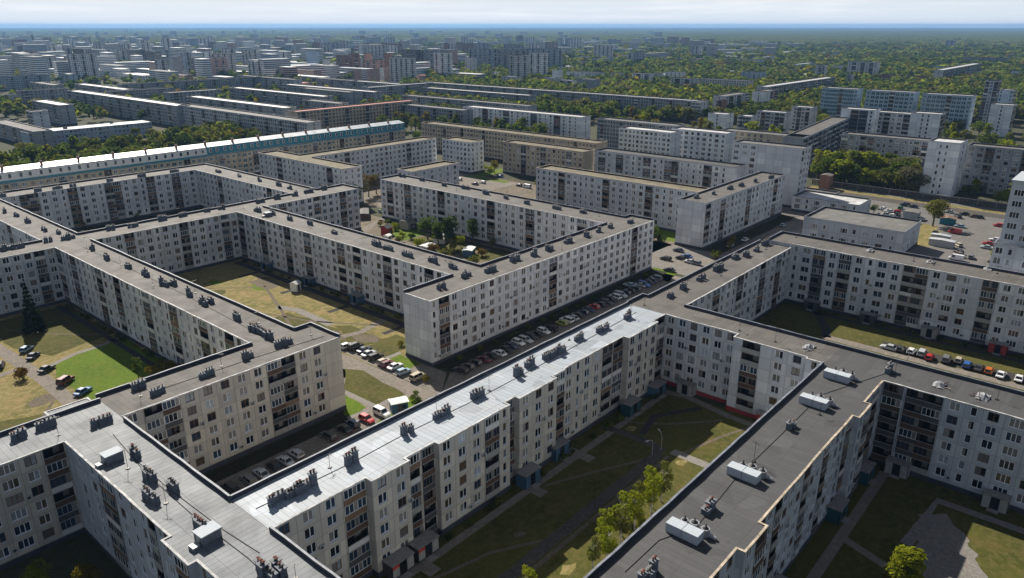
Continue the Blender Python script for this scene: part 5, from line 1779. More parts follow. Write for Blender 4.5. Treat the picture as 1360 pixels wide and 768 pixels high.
for i, (p1, p2, rf, lab) in enumerate((((460, 93), (478, 92), 'roof_pale', 'pink terrace house with pale roof, left end of the terrace'), ((478, 93), (502, 91), 'roof_red', 'pink terrace house with red roof'), ((503, 91), (524, 89), 'roof_pale', 'pink terrace house with white roof'),
                                       ((524, 90), (547, 88), 'roof_red', 'pink terrace house at the right end of the terrace'), ((382, 112), (410, 108), 'roof_red', 'low hall with crimson roof in the old quarter'), ((562, 84), (580, 82), 'roof_red', 'red and white church-like hall right of the terrace'), ((540, 102), (572, 98), 'roof_red', 'low red-roofed hall right of the terrace'))):
    slab_b('terrace_house', lab, p1, p2, 20 if i < 4 else 11, 14, wall='wall_pink', roof=rf, pat='WWLW*', end='WW', seed=260 + i, cat='house')

# scattered city out to the woods: every house one thing, named by the band of picture it stands in
FARTONES = ['wall_pale', 'wall_white', 'wall_white', 'wall_pale', 'wall_bluegrey', 'wall_pink', 'wall_grey', 'wall_brick', 'wall_white']
TONEW = {'wall_pale': 'pale', 'wall_grey': 'grey', 'wall_white': 'white', 'wall_brick': 'brown', 'wall_slate': 'slate', 'wall_bluegrey': 'blue-grey', 'wall_pink': 'pinkish', 'wall_tan': 'tan'}
FOOT = []
for o in list(scene.objects):
    if o.parent is None and o.get('category') in ('apartment block', 'tower block', 'house'):
        w_ = [c for c in o.children if c.name.startswith('wall')][0]
        xs = [v.co.x + o.location.x for v in w_.data.vertices]
        ys = [v.co.y + o.location.y for v in w_.data.vertices]
        FOOT.append((min(xs) - 3, max(xs) + 3, min(ys) - 3, max(ys) + 3))


def hits(x0, x1, y0, y1):
    return any(x1 > f[0] and x0 < f[1] and y1 > f[2] and y0 < f[3] for f in FOOT)


def far_house(u, v, kind, r):
    x, y = at(u, v)
    tone = r.choice(FARTONES if kind == 'city' else ['wall_white', 'wall_pale', 'wall_white', 'wall_grey', 'wall_bluegrey'])
    tall = r.random() < (.35 if kind == 'city' else .06)
    h = r.uniform(26, 42) if tall else r.choice((9, 12, 15, 18, 18)) if kind == 'city' else r.uniform(6, 14)
    L = r.uniform(20, 50) if tall else r.uniform(30, 110)
    D = 13 if h > 10 else r.uniform(14, 30)
    ax = r.random() < .6
    x0, x1, y0, y1 = (x, x + D, y - L / 2, y + L / 2) if ax else (x - L / 2, x + L / 2, y, y + D)
    if hits(x0, x1, y0, y1):
        return None
    FOOT.append((x0, x1, y0, y1))
    return (u, v, x0, x1, y0, y1, h, tone, ax, tall)


found = []
r = random.Random(5)
for band, n, ulo, uhi, vlo, vhi, kind in (('city', 160, -15, 600, 55, 112, 'city'), ('mid', 26, 560, 760, 58, 84, 'city'), ('right', 74, 690, 1120, 58, 112, 'low'), ('wood', 14, 1100, 1370, 60, 84, 'low')):
    k = 0
    tries = 0
    while k < n and tries < n * 8:
        tries += 1
        hh = far_house(r.uniform(ulo, uhi), vlo + (vhi - vlo) * r.random() ** 1.3, kind, r)
        if hh:
            found.append((band,) + hh)
            k += 1
found.sort(key=lambda t: (int(t[2] // 8), t[1]))
cnt = {}
for f in found:
    band, u, v, x0, x1, y0, y1, h, tone, ax, tall = f
    row = int(v // 8)
    key = (row, tone, tall)
    cnt[key] = cnt.get(key, 0) + 1
    where = {5: 'just under the horizon', 6: 'under the horizon', 7: 'along the wood edge', 8: 'in the far city', 9: 'in the middle city', 10: 'behind the terrace level', 11: 'behind the old quarter', 12: 'at the back of the old quarter', 13: 'beside the old quarter'}.get(row, 'in the city')
    noun = 'tower' if tall else 'slab' if h > 13 else 'low house'
    lab = f'{TONEW[tone]} {noun} {where}, {ORD[cnt[key] - 1]} such from the left'
    pt = 'WLWw*' if h > 20 else 'WWwW*'
    S, W_ = (None if ax and False else pt), pt
    building('tower_block' if tall else 'city_house', lab, [(x0, y0, S, 1), (x1, y0, None, 1), (x1, y1, None, 1), (x0, y1, W_, 1)], h=h, floors=max(1, round((h - 1.5) / 2.9)), wall=tone,
             roof=r.choice(('roof_pale', 'roof_metal', 'roof_pale', 'roof_grey', 'roof_red' if r.random() < .25 else 'roof_pale')), seed=int(u * 7 + v), cat='tower block' if tall else 'house',
             group='towers across the far city' if tall else 'houses scattered across the far city', lod=2, plinth=None)

# beyond these the roofs run together: one mass
def far_mass(n, ulo, uhi, vlo, vhi, seed):
    r = random.Random(seed)
    k = 0
    tries = 0
    while k < n and tries < n * 6:
        tries += 1
        u, v = r.uniform(ulo, uhi), vlo + (vhi - vlo) * r.random()
        x, y = at(u, v)
        tall = r.random() < .3
        h = r.uniform(22, 40) if tall else r.uniform(8, 19)
        L = r.uniform(20, 60) if tall else r.uniform(30, 120)
        D = 14
        x0, x1, y0, y1 = (x, x + D, y - L / 2, y + L / 2) if r.random() < .65 else (x - L / 2, x + L / 2, y, y + D)
        if hits(x0, x1, y0, y1):
            continue
        FOOT.append((x0, x1, y0, y1))
        w = r.choice((0, 1, 1, 2, 3, 4, 0, 1))
        MASS.box(x0, x1, y0, y1, 0, h, w, r.choice((5, 5, 6, 7)), skip='b')
        fl = max(2, int(h / 2.9))
        for f in range(fl):
            z = 1.2 + f * (h - 1.8) / fl
            MASS.poly([(x0 - .05, y1, z + .8), (x0 - .05, y0, z + .8), (x0 - .05, y0, z + 2.1), (x0 - .05, y1, z + 2.1)], 8)
            MASS.poly([(x0, y0 - .05, z + .8), (x1, y0 - .05, z + .8), (x1, y0 - .05, z + 2.1), (x0, y0 - .05, z + 2.1)], 8)
        k += 1


MASS = MB()
far_mass(330, -20, 640, 43, 68, 41)
far_mass(60, 640, 900, 45, 62, 42)
far_mass(190, -20, 620, 68, 112, 43)
far_mass(60, 700, 1060, 58, 82, 44)
mo = MASS.build('distant_city', ['wall_pale', 'wall_white', 'wall_bluegrey', 'wall_pink', 'wall_grey', 'roof_metal', 'roof_pale', 'roof_grey', 'glass_blue'])
tag(mo, 'countless small houses of the far city merging below the horizon', 'city', kind='stuff')

# ================================================================== cars
CN = {}


def row_car(u, v, kind, colour, heading, where, group, jit=.05, z=0.0, label=None):
    x, y = at(u, v, .7)
    rz = {'A': 0, 'B': math.pi / 2, '-A': math.pi, '-B': -math.pi / 2}.get(heading, heading)
    rz += random.uniform(-jit, jit)
    if not label:
        k = (where, colour, kind)
        CN[k] = CN.get(k, 0) + 1
        q = f', {ORD[CN[k] - 1]} such' if CN[k] > 1 or sum(1 for c in CARS if c[5] == where and c[3] == colour and c[2] == kind) > 1 else ''
        label = f'{colour} {kind} {where}{q}'
    return car(x, y, rz, kind, colour, label, group)


HB, SA, ES, OR, VA = 'hatchback', 'saloon', 'estate car', 'off-roader', 'van'
CARS = []
W1, G1 = 'in the sunny row before the blank end wall', 'cars in the sunny row by the end wall'
for u, v, k, c in ((461, 459, HB, 'white'), (472, 460, OR, 'black'), (484, 464, SA, 'navy'), (490, 469, SA, 'silver'), (499, 473, ES, 'black'), (510, 480, HB, 'beige'), (515, 483, HB, 'burgundy'), (525, 486, SA, 'white'), (536, 493, HB, 'light blue'), (555, 500, OR, 'beige')):
    CARS.append((u, v, k, c, 'A', W1, G1))
W2, G2 = 'in the shaded row under the central block', 'cars parked in the shade of the central block'
cols = ['black', 'dark grey', 'black', 'burgundy', 'black', 'white', 'black', 'navy', 'white', 'silver', 'black', 'black', 'white', 'black', 'yellow-green', 'white', 'silver', 'black', 'navy', 'navy', 'red', 'black', 'dark grey', 'black', 'white', 'silver', 'navy', 'black', 'dark grey', 'blue', 'black', 'navy', 'grey']
r = random.Random(9)
xs = 116.0
for i, c in enumerate(cols):
    u, v = cam_uv(xs, 117.0 + r.uniform(-.4, .4), .7)
    CARS.append((u, v, r.choice((HB, SA, ES, SA, OR)), c, 'B' if r.random() < .6 else '-B', W2, G2))
    xs += r.choice((2.6, 2.75, 2.9)) + (2.8 if i in (13, 28) else 0)
for (u, v, c) in ((836, 378, 'light blue'), (850, 378, 'silver')):
    CARS.append((u, v, SA, c, 'B', 'at the far end of the shaded row', G2))
W3, G3 = 'in the dark court behind the white roof', 'cars in the dark court behind the white roof'
for u, v, k, c in ((306, 648, OR, 'black'), (330, 636, ES, 'grey'), (347, 628, SA, 'silver'), (364, 618, SA, 'black'), (378, 611, SA, 'silver'), (393, 602, HB, 'silver'), (436, 578, ES, 'dark grey'), (457, 569, SA, 'black'), (468, 562, HB, 'navy')):
    CARS.append((u, v, k, c, 'B', W3, G3))
W4, G4 = 'on the grass beside the kiosk hut', 'cars by the kiosk hut'
for u, v, k, c in ((487, 556, HB, 'red'), (507, 548, OR, 'white')):
    CARS.append((u, v, k, c, '-B', W4, G4))
W5, G5 = 'along the lane in the left courtyard', 'cars along the lane in the left courtyard'
for u, v, k, c, hd in ((35, 463, HB, 'light blue', .7), (44, 472, SA, 'navy', .8), (62, 489, SA, 'black', .5), (87, 505, OR, 'burgundy', .6), (110, 519, SA, 'blue', .45), (0, 484, ES, 'dark grey', 1.2)):
    CARS.append((u, v, k, c, hd, W5, G5))
W6, G6 = 'in the row on the right below the wide pale block', 'cars in the row below the wide pale block'
for u, v, k, c, hd in ((1181, 461, SA, 'silver', 'B'), (1197, 463, HB, 'dark grey', 'A'), (1211, 466, HB, 'white', 'A'), (1225, 469, OR, 'silver', 'A'), (1235, 474, HB, 'red', 'A'), (1257, 477, OR, 'grey', 'A'), (1274, 478, HB, 'beige', 'A'), (1285, 484, ES, 'blue', 'A'), (1301, 488, SA, 'dark grey', 'A'), (1314, 492, HB, 'orange', 'A'), (1330, 497, SA, 'white', 'A'), (1354, 502, SA, 'white', 'A'), (1372, 509, HB, 'navy', 'A')):
    CARS.append((u, v, k, c, hd, W6, G6))
W7, G7 = 'on the gravel yard at the right', 'vehicles on the gravel yard at the right'
for u, v, k, c, hd in ((1146, 265, SA, 'navy', 'B'), (1202, 272, OR, 'navy', 'B'), (1213, 274, SA, 'navy', 'B'), (1261, 281, SA, 'silver', 'B'), (1281, 284, SA, 'black', 'B'), (1300, 288, SA, 'navy', 'B'), (1221, 290, ES, 'white', 'B'), (1215, 295, SA, 'white', 'B'), (1275, 300, SA, 'light blue', 'B'), (1268, 308, VA, 'red', 'B'), (1273, 334, ES, 'black', .8), (1270, 343, VA, 'white', 'B'), (1326, 299, HB, 'red', 'B'), (1322, 318, SA, 'white', 'B'), (1313, 323, SA, 'red', 'B'), (1310, 328, SA, 'silver', 'B'),
                    (1172, 277, SA, 'white', 'B'), (1181, 280, SA, 'white', 'B'), (1190, 281, HB, 'red', 'B'), (1176, 284, SA, 'silver', 'B'), (1186, 286, HB, 'white', 'A'), (1168, 285, SA, 'white', 'A'), (1196, 276, HB, 'green', 'A'), (1040, 299, HB, 'light blue', 'A'), (1290, 341, HB, 'grey', 'A')):
    CARS.append((u, v, k, c, hd, W7, G7))
r = random.Random(15)
for i in range(22):
    x, y = r.uniform(300, 384), r.uniform(32, 90)
    if (330 < x < 352 and 88 < y) or (286 < x < 314 and y > 58) or (340 < x < 356 and 55 < y < 75):
        continue
    uv_ = cam_uv(x, y, .7)
    CARS.append((uv_[0], uv_[1], r.choice((HB, SA, ES, OR)), r.choice(('white', 'grey', 'silver', 'black', 'navy', 'dark grey', 'beige', 'brown')), r.choice(('A', 'B', 'B', .6)), W7, G7))
W8, G8 = 'on the forecourt past the central block', 'cars on the forecourt past the central block'
for u, v, k, c, hd in ((901, 332, SA, 'navy', 'B'), (912, 340, SA, 'blue', 'B'), (904, 342, HB, 'black', 'B'), (884, 343, ES, 'black', 'B'), (916, 347, SA, 'silver', 'B'), (889, 358, SA, 'dark grey', 'B'), (924, 349, HB, 'grey', 'B'), (970, 326, SA, 'silver', 'A'), (990, 318, SA, 'white', 'A')):
    CARS.append((u, v, k, c, hd, W8, G8))
W9, G9 = 'on the small lot before the short lone slab', 'cars before the short lone slab'
for u, v, k, c, hd in ((598, 236, SA, 'white', 'A'), (604, 234, SA, 'silver', 'A'), (610, 238, HB, 'white', 'B'), (631, 244, SA, 'navy', 'B'), (641, 242, HB, 'white', 'B'), (690, 246, SA, 'dark grey', 'B'), (700, 248, VA, 'white', 'B'), (664, 234, SA, 'blue', 'B'), (508, 280, HB, 'light blue', 'A')):
    CARS.append((u, v, k, c, hd, W9, G9))
W10, G10 = 'below the shaded side of the far pale block', 'cars below the far pale block'
for u, v, k, c in ((150, 290, SA, 'silver'), (168, 286, SA, 'dark grey'), (186, 283, VA, 'blue'), (203, 279, ES, 'blue'), (226, 276, SA, 'navy')):
    CARS.append((u, v, k, c, 'A', W10, G10))
random.seed(4)
CARS.sort(key=lambda c: c[0])
for c in CARS:
    row_car(c[0], c[1], c[2], c[3], c[4], c[5], c[6])

# ================================================================== small structures in the courts
def hut(name, label, x, y, w, d, h, wall, roof, rz=0, cat='hut', gable=.5, door='panel_dark'):
    o = empty(name, (x, y, 0), rz, label, cat)
    m = MB()
    m.box(-w / 2, w / 2, -d / 2, d / 2, 0, h, 0, skip='t')
    for s in (-1, 1):
        m.poly([(s * w / 2, -d / 2, h), (s * w / 2, d / 2, h), (s * w / 2, 0, h + gable)][::s], 0)
    m.build('wall', [wall], o)
    q = MB()
    for s in (-1, 1):
        a = [(-w / 2 - .25, s * (d / 2 + .25), h - .06), (w / 2 + .25, s * (d / 2 + .25), h - .06), (w / 2 + .25, 0, h + gable + .05), (-w / 2 - .25, 0, h + gable + .05)]
        q.poly(a if s < 0 else a[::-1], 0)
        b_ = [(p[0], p[1], p[2] - .09) for p in a]
        q.poly(b_[::-1] if s < 0 else b_, 0)
        q.poly([b_[0], b_[1], a[1], a[0]] if s < 0 else [a[0], a[1], b_[1], b_[0]], 0)
    q.build('roof', [roof], o)
    e = MB()
    e.box(-.5, .5, -d / 2 - .05, -d / 2 + .01, .02, min(2.0, h - .2), 0)
    e.build('door', [door], o)
    if w > 3:
        g = MB()
        g.box(w * .25 - .5, w * .25 + .5, -d / 2 - .05, -d / 2 + .01, .9, min(1.8, h - .3), 0)
        g.build('window', ['glass_blue'], o)
    return o


def P0(u, v, z=0):
    return at(u, v, z)


hut('kiosk_hut', 'blue kiosk hut with white roof beside the white roofed block', *P0(530, 545), 3.6, 2.4, 2.5, 'panel_blue', 'canvas_white', -.45, 'kiosk', .12)
hut('garden_pavilion', 'dark red garden pavilion in the sunny garden court', *P0(514, 312), 3.4, 3.4, 3.2, 'panel_red', 'panel_dark', .2, 'pavilion', 1.0)
hut('garden_shed', 'grey shed against the block behind the garden court', *P0(541, 303), 5.5, 4, 3.4, 'concrete_wall', 'roof_grey', .3, 'shed')
hut('garden_shed', 'low concrete shed with flat pale roof among the garden shrubs', *P0(568, 334), 5, 3.6, 2.6, 'concrete_wall', 'roof_pale', .1, 'shed', .1)
hut('market_tent', 'white domed tent beside the dark garden spruce', *P0(585, 322), 4.5, 4.5, 2.0, 'canvas_white', 'canvas_white', .4, 'tent', 1.9)
hut('garden_shed', 'blue-walled shed with white roof at the right of the garden court', *P0(623, 339), 5.2, 3.4, 2.6, 'panel_blue', 'canvas_white', .5, 'shed', .2)
hut('market_stall', 'small white stall on the sandy garden path', *P0(515, 320), 2.6, 2, 2.3, 'canvas_white', 'canvas_white', .3, 'stall', .4)
hut('carport', 'long brown open shed by the bend of the garden lane', *P0(482, 288), 11, 5, 2.6, 'panel_brown', 'roof_brown', .9, 'shed', .2)
hut('garden_shed', 'small white shed beside the tan courtyard path', *P0(393, 386), 2.4, 2.4, 2.6, 'canvas_white', 'roof_pale', .4, 'shed', .6)
hut('storage_container', 'long grey container on the gravel yard', *P0(1250, 327), 3, 8.5, 2.6, 'unit_grey', 'unit_grey', 0, 'container', .15)
hut('storage_container', 'small grey garage box beside the junk cars', *P0(1210, 290), 4.5, 6, 3.2, 'wall_slate', 'roof_grey', 0, 'garage', .15)
hut('awning_shed', 'long blue awning below the far pale block', *P0(262, 273), 3.5, 22, 2.8, 'panel_blue', 'panel_blue', math.pi / 2, 'awning', .3)
hut('storage_container', 'white trailer roof beside the grey container', *P0(1249, 317), 2.2, 6.5, 1.6, 'unit_grey', 'unit_white', 0, 'trailer', .1)
hut('market_stall', 'green and yellow stall cluster under the round yard tree', *P0(1258, 297), 5, 6, 2.6, 'panel_teal', 'panel_ochre', .2, 'stall', .5)
# service buildings right of the far end of the dark-roofed court
building('service_building', 'low two-storey service building with flat grey roof behind the wide pale block', [(289, 62.5, 'wWwW', 1), (312, 62.5, None, 1), (312, 99, None, 1), (289, 99, 'bgwwgwTTwb', 1)], h=9.6, floors=2, wall='wall_grey', roof='roof_grey', seed=300, cat='service building', lod=1, roof_axis='y')
building('service_building', 'small service building with cluttered white roof by the dark fence', [(335, 92, 'WW', 1), (352, 92, None, 1), (352, 121, None, 1), (335, 121, 'gwgbggw', 1)], h=7, floors=2, wall='wall_pale', roof='roof_pale', seed=301, cat='service building', lod=1, roof_axis='y')
building('garage_row', 'row of low garages behind the tall half-blank slab', rect(362, 372, 112, 138, 'B', None, None, 'BBBBBBB'), h=4.2, floors=1, wall='wall_tan', roof='roof_brown', seed=302, cat='garage', lod=2)
hut('boiler_house', 'brick boiler shed where the dark fence begins', *at(1096, 250), 6, 5, 7, 'wall_brick', 'roof_brown', 0, 'shed', .5)
# dark slatted fence
x0, ya, yb = 402.0, 136.0, 20.0
fo = empty('slatted_fence', (x0, (ya + yb) / 2, 0), 0, 'long dark slatted fence with pale top rail along the road', 'fence')
n = 150
m = MB()
for i in range(n):
    y = ya + (yb - ya) * (i + .5) / n - (ya + yb) / 2
    m.box(-.06, .06, y - .26, y + .26, .1, 2.7, 0)
m.build('panel', ['fence_slat'], fo)
m = MB()
m.box(-.16, .16, (yb - ya) / 2, (ya - yb) / 2, 2.72, 2.95, 0)
m.build('rail', ['fence_top'], fo)
for i in range(16):
    m = MB()
    m.box(-.14, .14, -.14, .14, 0, 2.71, 0)
    m.build('post', ['concrete_wall'], fo, loc=(.24, (yb - ya) / 2 + (ya - yb) * i / 15, 0))


# street lamps
def lamp(x, y, rz, label, group=None):
    o = empty('street_lamp', (x, y, 0), rz, label, 'street lamp', group)
    m = MB()
    m.tube((0, 0, 0), (0, 0, 2.7), .06, .045, 8)
    m.build('pole', ['lamp_steel'], o)
    a = MB()
    pts = [(0, 0, 2.7), (.15, 0, 3.3), (.6, 0, 3.65), (1.3, 0, 3.75)]
    for p, q in zip(pts, pts[1:]):
        a.tube(p, q, .055, .05, 7)
    a.build('arm', ['lamp_steel'], o)
    h_ = MB()
    h_.box(1.2, 1.95, -.13, .13, 3.66, 3.8, 0)
    h_.box(1.28, 1.88, -.10, .10, 3.60, 3.657, 1)
    h_.build('lamp_head', ['lamp_steel', 'lamp_glass'], o)
    return o


lamp(*at(866, 605), math.pi * .9, 'street lamp with curved arm at the lane corner in the shaded court')
lamp(*at(878, 598), math.pi * .3, 'second street lamp close to the lane corner lamp in the shaded court')
lamp(*at(1205, 480), math.pi, 'street lamp over the car row on the right')
# garden wall stubs at the edge of the dark roof court
for (u, v, L, lab) in ((865, 700, 3.0, 'pale concrete porch roof at the edge of the dark roof, lower one'), (960, 583, 3.5, 'pale concrete porch roof at the edge of the dark roof, upper one')):
    x, y = at(u, v, 3)
    o = empty('concrete_porch', (x, 41.6, 0), 0, lab, 'porch')
    m = MB()
    m.box(-L / 2, L / 2, -1.0, 1.6, 2.9, 3.15, 0)
    m.build('roof', ['coping'], o)
    m = MB()
    m.box(-L / 2 + .1, L / 2 - .1, -1.0, 1.4, 0, 2.897, 0)
    m.build('wall', ['concrete_wall'], o)

# ================================================================== trees
random.seed(33)
# near trees, each from its place in the photograph
tree(*at(700, 800), 6.5, 'birch', 'leaf_bright', 'young yellow-green birch cut by the bottom edge of the picture', lod=0, trunk='birch_trunk')
NT = [(80.0, 52.6, 6.2), (82.5, 51.6, 7.5), (85.2, 53.9, 8.0), (87.0, 52.0, 8.4), (89.6, 53.8, 8.8), (92.2, 52.6, 8.2), (95.0, 54.2, 7.4), (97.6, 52.6, 8.8), (99.8, 54.4, 8.0), (102.0, 53.2, 8.8)]
for i, (x, y, H) in enumerate(NT):
    tree(x, y, H * .97, 'birch', 'leaf_bright' if i % 3 else 'leaf_olive', f'slender young birch in the strip beside the dark roof, {ORD[i]} from the bottom', group='birches beside the dark roof', lod=0, spread=.95, trunk='birch_trunk')
for i in range(16):
    tree(76 + i * 1.8 + random.uniform(-.8, .8), random.uniform(49, 55), random.uniform(1.3, 2.6), 'shrub', random.choice(('leaf_bright', 'leaf_olive', 'leaf_bright')), f'low leafy sapling under the birches beside the dark roof, {ORD[i]} from the bottom', group='saplings under the birches', cat='shrub', lod=0, spread=.8)
tree(*at(1199, 778, 3), 9.5, 'tall', 'leaf_bright', 'yellow-green tree on the gravel at the lower right', lod=0, spread=1.5, var=0)
tree(104.5, 15.5, 3.5, 'shrub', 'leaf_rust', 'brown shrub left of the yellow-green gravel tree', lod=0, cat='shrub')
x, y = at(48, 762, 4)
tree(x, y, 6, 'round', 'leaf_bright', 'yellow-green tree at the bottom left corner', lod=0)
x, y = at(115, 765, 3)
tree(x, y, 5.5, 'round', 'leaf_yellow', 'small yellow tree at the foot of the lower left block', lod=0)
tree(57.0, 224.5, 14.5, 'conifer', 'needle', 'tall dark spruce before the grey wing at the left', lod=0, spread=.92)
x, y = at(185, 506)
tree(x, y, 6.5, 'birch', 'leaf_green', 'small green tree on the bright lawn at the left', lod=0)
for i, (u, v, c) in enumerate(((205, 502, 'leaf_yellow'), (216, 500, 'leaf_olive'), (228, 497, 'leaf_yellow'))):
    x, y = at(u, v)
    tree(x, y, 4.2, 'shrub', c, f'yellowing shrub behind the brown roof edge on the bright lawn, {ORD[i]} from the left', group='shrubs on the bright lawn', cat='shrub', lod=0)
tree(*at(31, 504), 3.6, 'shrub', 'leaf_rust', 'bare brown shrub beside the left lane', cat='shrub', lod=1)
tree(*at(555, 547), 5.5, 'birch', 'leaf_green', 'small green tree behind the white roof beside the kiosk hut', lod=0, spread=1.2)
tree(*at(566, 507), 1.8, 'shrub', 'leaf_yellow', 'yellow bush beside the last car of the sunny row', cat='shrub')
tree(*at(533, 460), 1.9, 'shrub', 'leaf_yellow', 'yellow bush at the foot of the blank end wall', cat='shrub')
for i, (u, v, H, k, c) in enumerate(((568, 318, 10, 'round', 'leaf_green'), (582, 326, 9.5, 'tall', 'leaf_green'), (598, 330, 13, 'tall', 'leaf_dark'), (628, 324, 10, 'tall', 'leaf_green'), (604, 336, 6, 'round', 'leaf_olive'), (575, 336, 4.5, 'shrub', 'leaf_rust'), (590, 343, 4.5, 'shrub', 'leaf_olive'), (600, 348, 3.6, 'shrub', 'leaf_rust'), (628, 352, 4.2, 'shrub', 'leaf_olive'), (546, 318, 3, 'shrub', 'leaf_dark'), (535, 314, 2.5, 'shrub', 'leaf_bright'), (515, 298, 3, 'shrub', 'leaf_green'), (505, 300, 2.5, 'shrub', 'leaf_yellow'), (640, 340, 3.5, 'shrub', 'leaf_rust'), (556, 328, 4, 'shrub', 'leaf_bright'), (530, 322, 3, 'shrub', 'leaf_olive'), (612, 328, 5, 'round', 'leaf_bright'), (588, 312, 6, 'round', 'leaf_olive'), (654, 332, 5, 'round', 'leaf_olive'), (525, 306, 3.5, 'shrub', 'leaf_bright'), (560, 344, 4, 'shrub', 'leaf_bright'))):
    x, y = at(u, v)
    what = {'round': 'broad green tree', 'tall': 'tall dark tree', 'shrub': 'garden shrub'}[k]
    tree(x, y, H, k, c, f'{what} in the garden court behind the central roof, {ORD[i]} of its plants', group='garden court plants', lod=1, spread=1.1 if k != 'tall' else 1.35, cat='shrub' if k == 'shrub' else 'tree')
for i, (u, v, H, c) in enumerate(((470, 275, 12, 'leaf_olive'), (479, 268, 13, 'leaf_grey'), (490, 262, 12, 'leaf_rust'), (500, 258, 11, 'leaf_grey'), (512, 288, 6, 'leaf_bright'), (447, 296, 4, 'leaf_yellow'))):
    tree(*at(u, v), H, 'round', c, f'olive-grey tree at the garden lane gap, {ORD[i]} from the back left', group='trees at the garden lane gap', lod=1)
for i, (u, v, H, k, c) in enumerate(((868, 318, 6.5, 'round', 'leaf_green'), (876, 322, 5.5, 'shrub', 'leaf_dark'), (868, 292, 7, 'round', 'leaf_olive'), (970, 336, 7, 'birch', 'leaf_yellow'), (952, 344, 4, 'shrub', 'leaf_olive'), (651, 236, 7, 'round', 'leaf_bright'), (657, 230, 8, 'round', 'leaf_yellow'), (640, 226, 5, 'shrub', 'leaf_bright'), (590, 232, 5, 'shrub', 'leaf_dark'), (715, 248, 5, 'shrub', 'leaf_olive'))):
    tree(*at(u, v), H, k, c, f'{"bush" if k == "shrub" else "small tree"} by the lanes behind the central block, {ORD[i]} of ten', group='small trees behind the central block', cat='shrub' if k == 'shrub' else 'tree')
for i, (u, v, H, c) in enumerate(((88, 302, 3.5, 'leaf_yellow'), (108, 303, 4, 'leaf_olive'), (130, 296, 3, 'leaf_bright'), (180, 290, 4, 'leaf_olive'), (197, 286, 4, 'leaf_yellow'))):
    tree(*at(u, v), H, 'shrub', c, f'shrub in the dark far left courtyard, {ORD[i]} from the left', group='shrubs in the far left courtyard', cat='shrub')
tree(347, 65, 12.5, 'round', 'leaf_olive', 'big round olive tree alone on the gravel yard', lod=0, spread=1.15)
tree(*at(1160, 285), 5, 'round', 'leaf_green', 'small round tree beside the junk cars')
tree(*at(1318, 350), 6, 'birch', 'leaf_bright', 'green tree at the foot of the stepped tower')
# tall trees along the dark fence
for i in range(54):
    x = random.uniform(404.5, 422) if i < 46 else random.uniform(404.5, 422)
    y = 139 - i * 1.13 + random.uniform(-2, 2) if i < 46 else random.uniform(34, 66)
    H = random.uniform(9, 16) + (3 if x > 413 else 0) if i < 46 else random.uniform(7, 12)
    c = random.choice(('leaf_olive', 'leaf_bright', 'leaf_bright', 'leaf_olive', 'leaf_green', 'leaf_green')) if i not in (40, 41, 43) else 'leaf_grey'
    tree(x, y, H, random.choice(('tall', 'round', 'round')), c, f'tall tree in the clump behind the dark fence, {ORD[i]} from the left', group='trees behind the dark fence', lod=1, spread=1.3)
# belts
def belt(n, f, kinds, cols, hr, text, group, seed, lod=2, spread=1.15):
    r = random.Random(seed)
    pts = []
    tries = 0
    while len(pts) < n and tries < n * 30:
        tries += 1
        x, y = f(r)
        if any(x > q[0] + 1 and x < q[1] - 1 and y > q[2] + 1 and y < q[3] - 1 for q in FOOT):
            continue
        uv = cam_uv(x, y, 6)
        if uv is None or not -60 < uv[0] < 1420:
            continue
        pts.append((uv[0], x, y))
    pts.sort()
    for i, (_, x, y) in enumerate(pts):
        tree(x, y, r.uniform(*hr), r.choice(kinds), r.choice(cols), f'{text}, {ORD[i]} from the left', group=group, lod=lod, spread=spread, rnd=r)


belt(96, lambda r: (lambda y: (r.uniform(.24 * y - 20, .56 * y), y))(r.uniform(408, 535)), ('round', 'round', 'tall'), ('leaf_dark', 'leaf_green', 'leaf_olive', 'leaf_olive'), (10, 15), 'tree in the dense belt behind the teal-banded building', 'tree belt behind the teal-banded building', 1, lod=1, spread=1.45)
belt(46, lambda r: (r.uniform(352, 446), r.uniform(330, 470)), ('round', 'tall', 'round'), ('leaf_dark', 'leaf_green', 'leaf_olive', 'leaf_green', 'leaf_yellow'), (9, 16), 'tree between the tan mossy slab and the white panel block', 'trees around the white panel block', 2)
belt(34, lambda r: (r.uniform(455, 560), r.uniform(200, 330)), ('round', 'tall'), ('leaf_green', 'leaf_olive', 'leaf_yellow', 'leaf_bright'), (9, 16), 'tree in the belt behind the white fronts', 'trees behind the white fronts', 3)
belt(30, lambda r: (r.uniform(560, 660), r.uniform(90, 240)), ('round', 'tall'), ('leaf_green', 'leaf_olive', 'leaf_yellow', 'leaf_bright'), (9, 15), 'tree below the blue glazed blocks', 'trees below the blue glazed blocks', 4)
belt(16, lambda r: (r.uniform(445, 640), r.uniform(30, 90)), ('round', 'round'), ('leaf_green', 'leaf_olive', 'leaf_bright'), (9, 15), 'tree before the white tower at the right', 'trees before the right-hand towers', 5)
# planting strips along the feet of the blocks
r = random.Random(12)
for (what, n_, fn) in (('the tan courtyard block', 22, lambda t: (128.9 + r.uniform(-.5, .5), 240 - t * 100)), ('the left lawn block', 20, lambda t: (70.3 + r.uniform(-.4, .3), 240 - t * 100)), ('the central block', 18, lambda t: (120 + t * 95, 121.8 + r.uniform(-.6, .8))), ('the white-roofed block', 14, lambda t: (60 + t * 76, 74.4 + r.uniform(-.4, .3))), ('the wide right-hand block', 14, lambda t: (214.8 + r.uniform(-.5, .5), 68 - t * 75))):
    for i in range(n_):
        x, y = fn((i + r.uniform(.1, .9)) / n_)
        tree(x, y, r.uniform(.9, 2.1), 'shrub', r.choice(('leaf_dark', 'leaf_green', 'leaf_olive')), f'low dark shrub at the foot of {what}, {ORD[i]} from the left', group='shrubs planted along the blocks', cat='shrub', lod=2, spread=1.1, rnd=r)
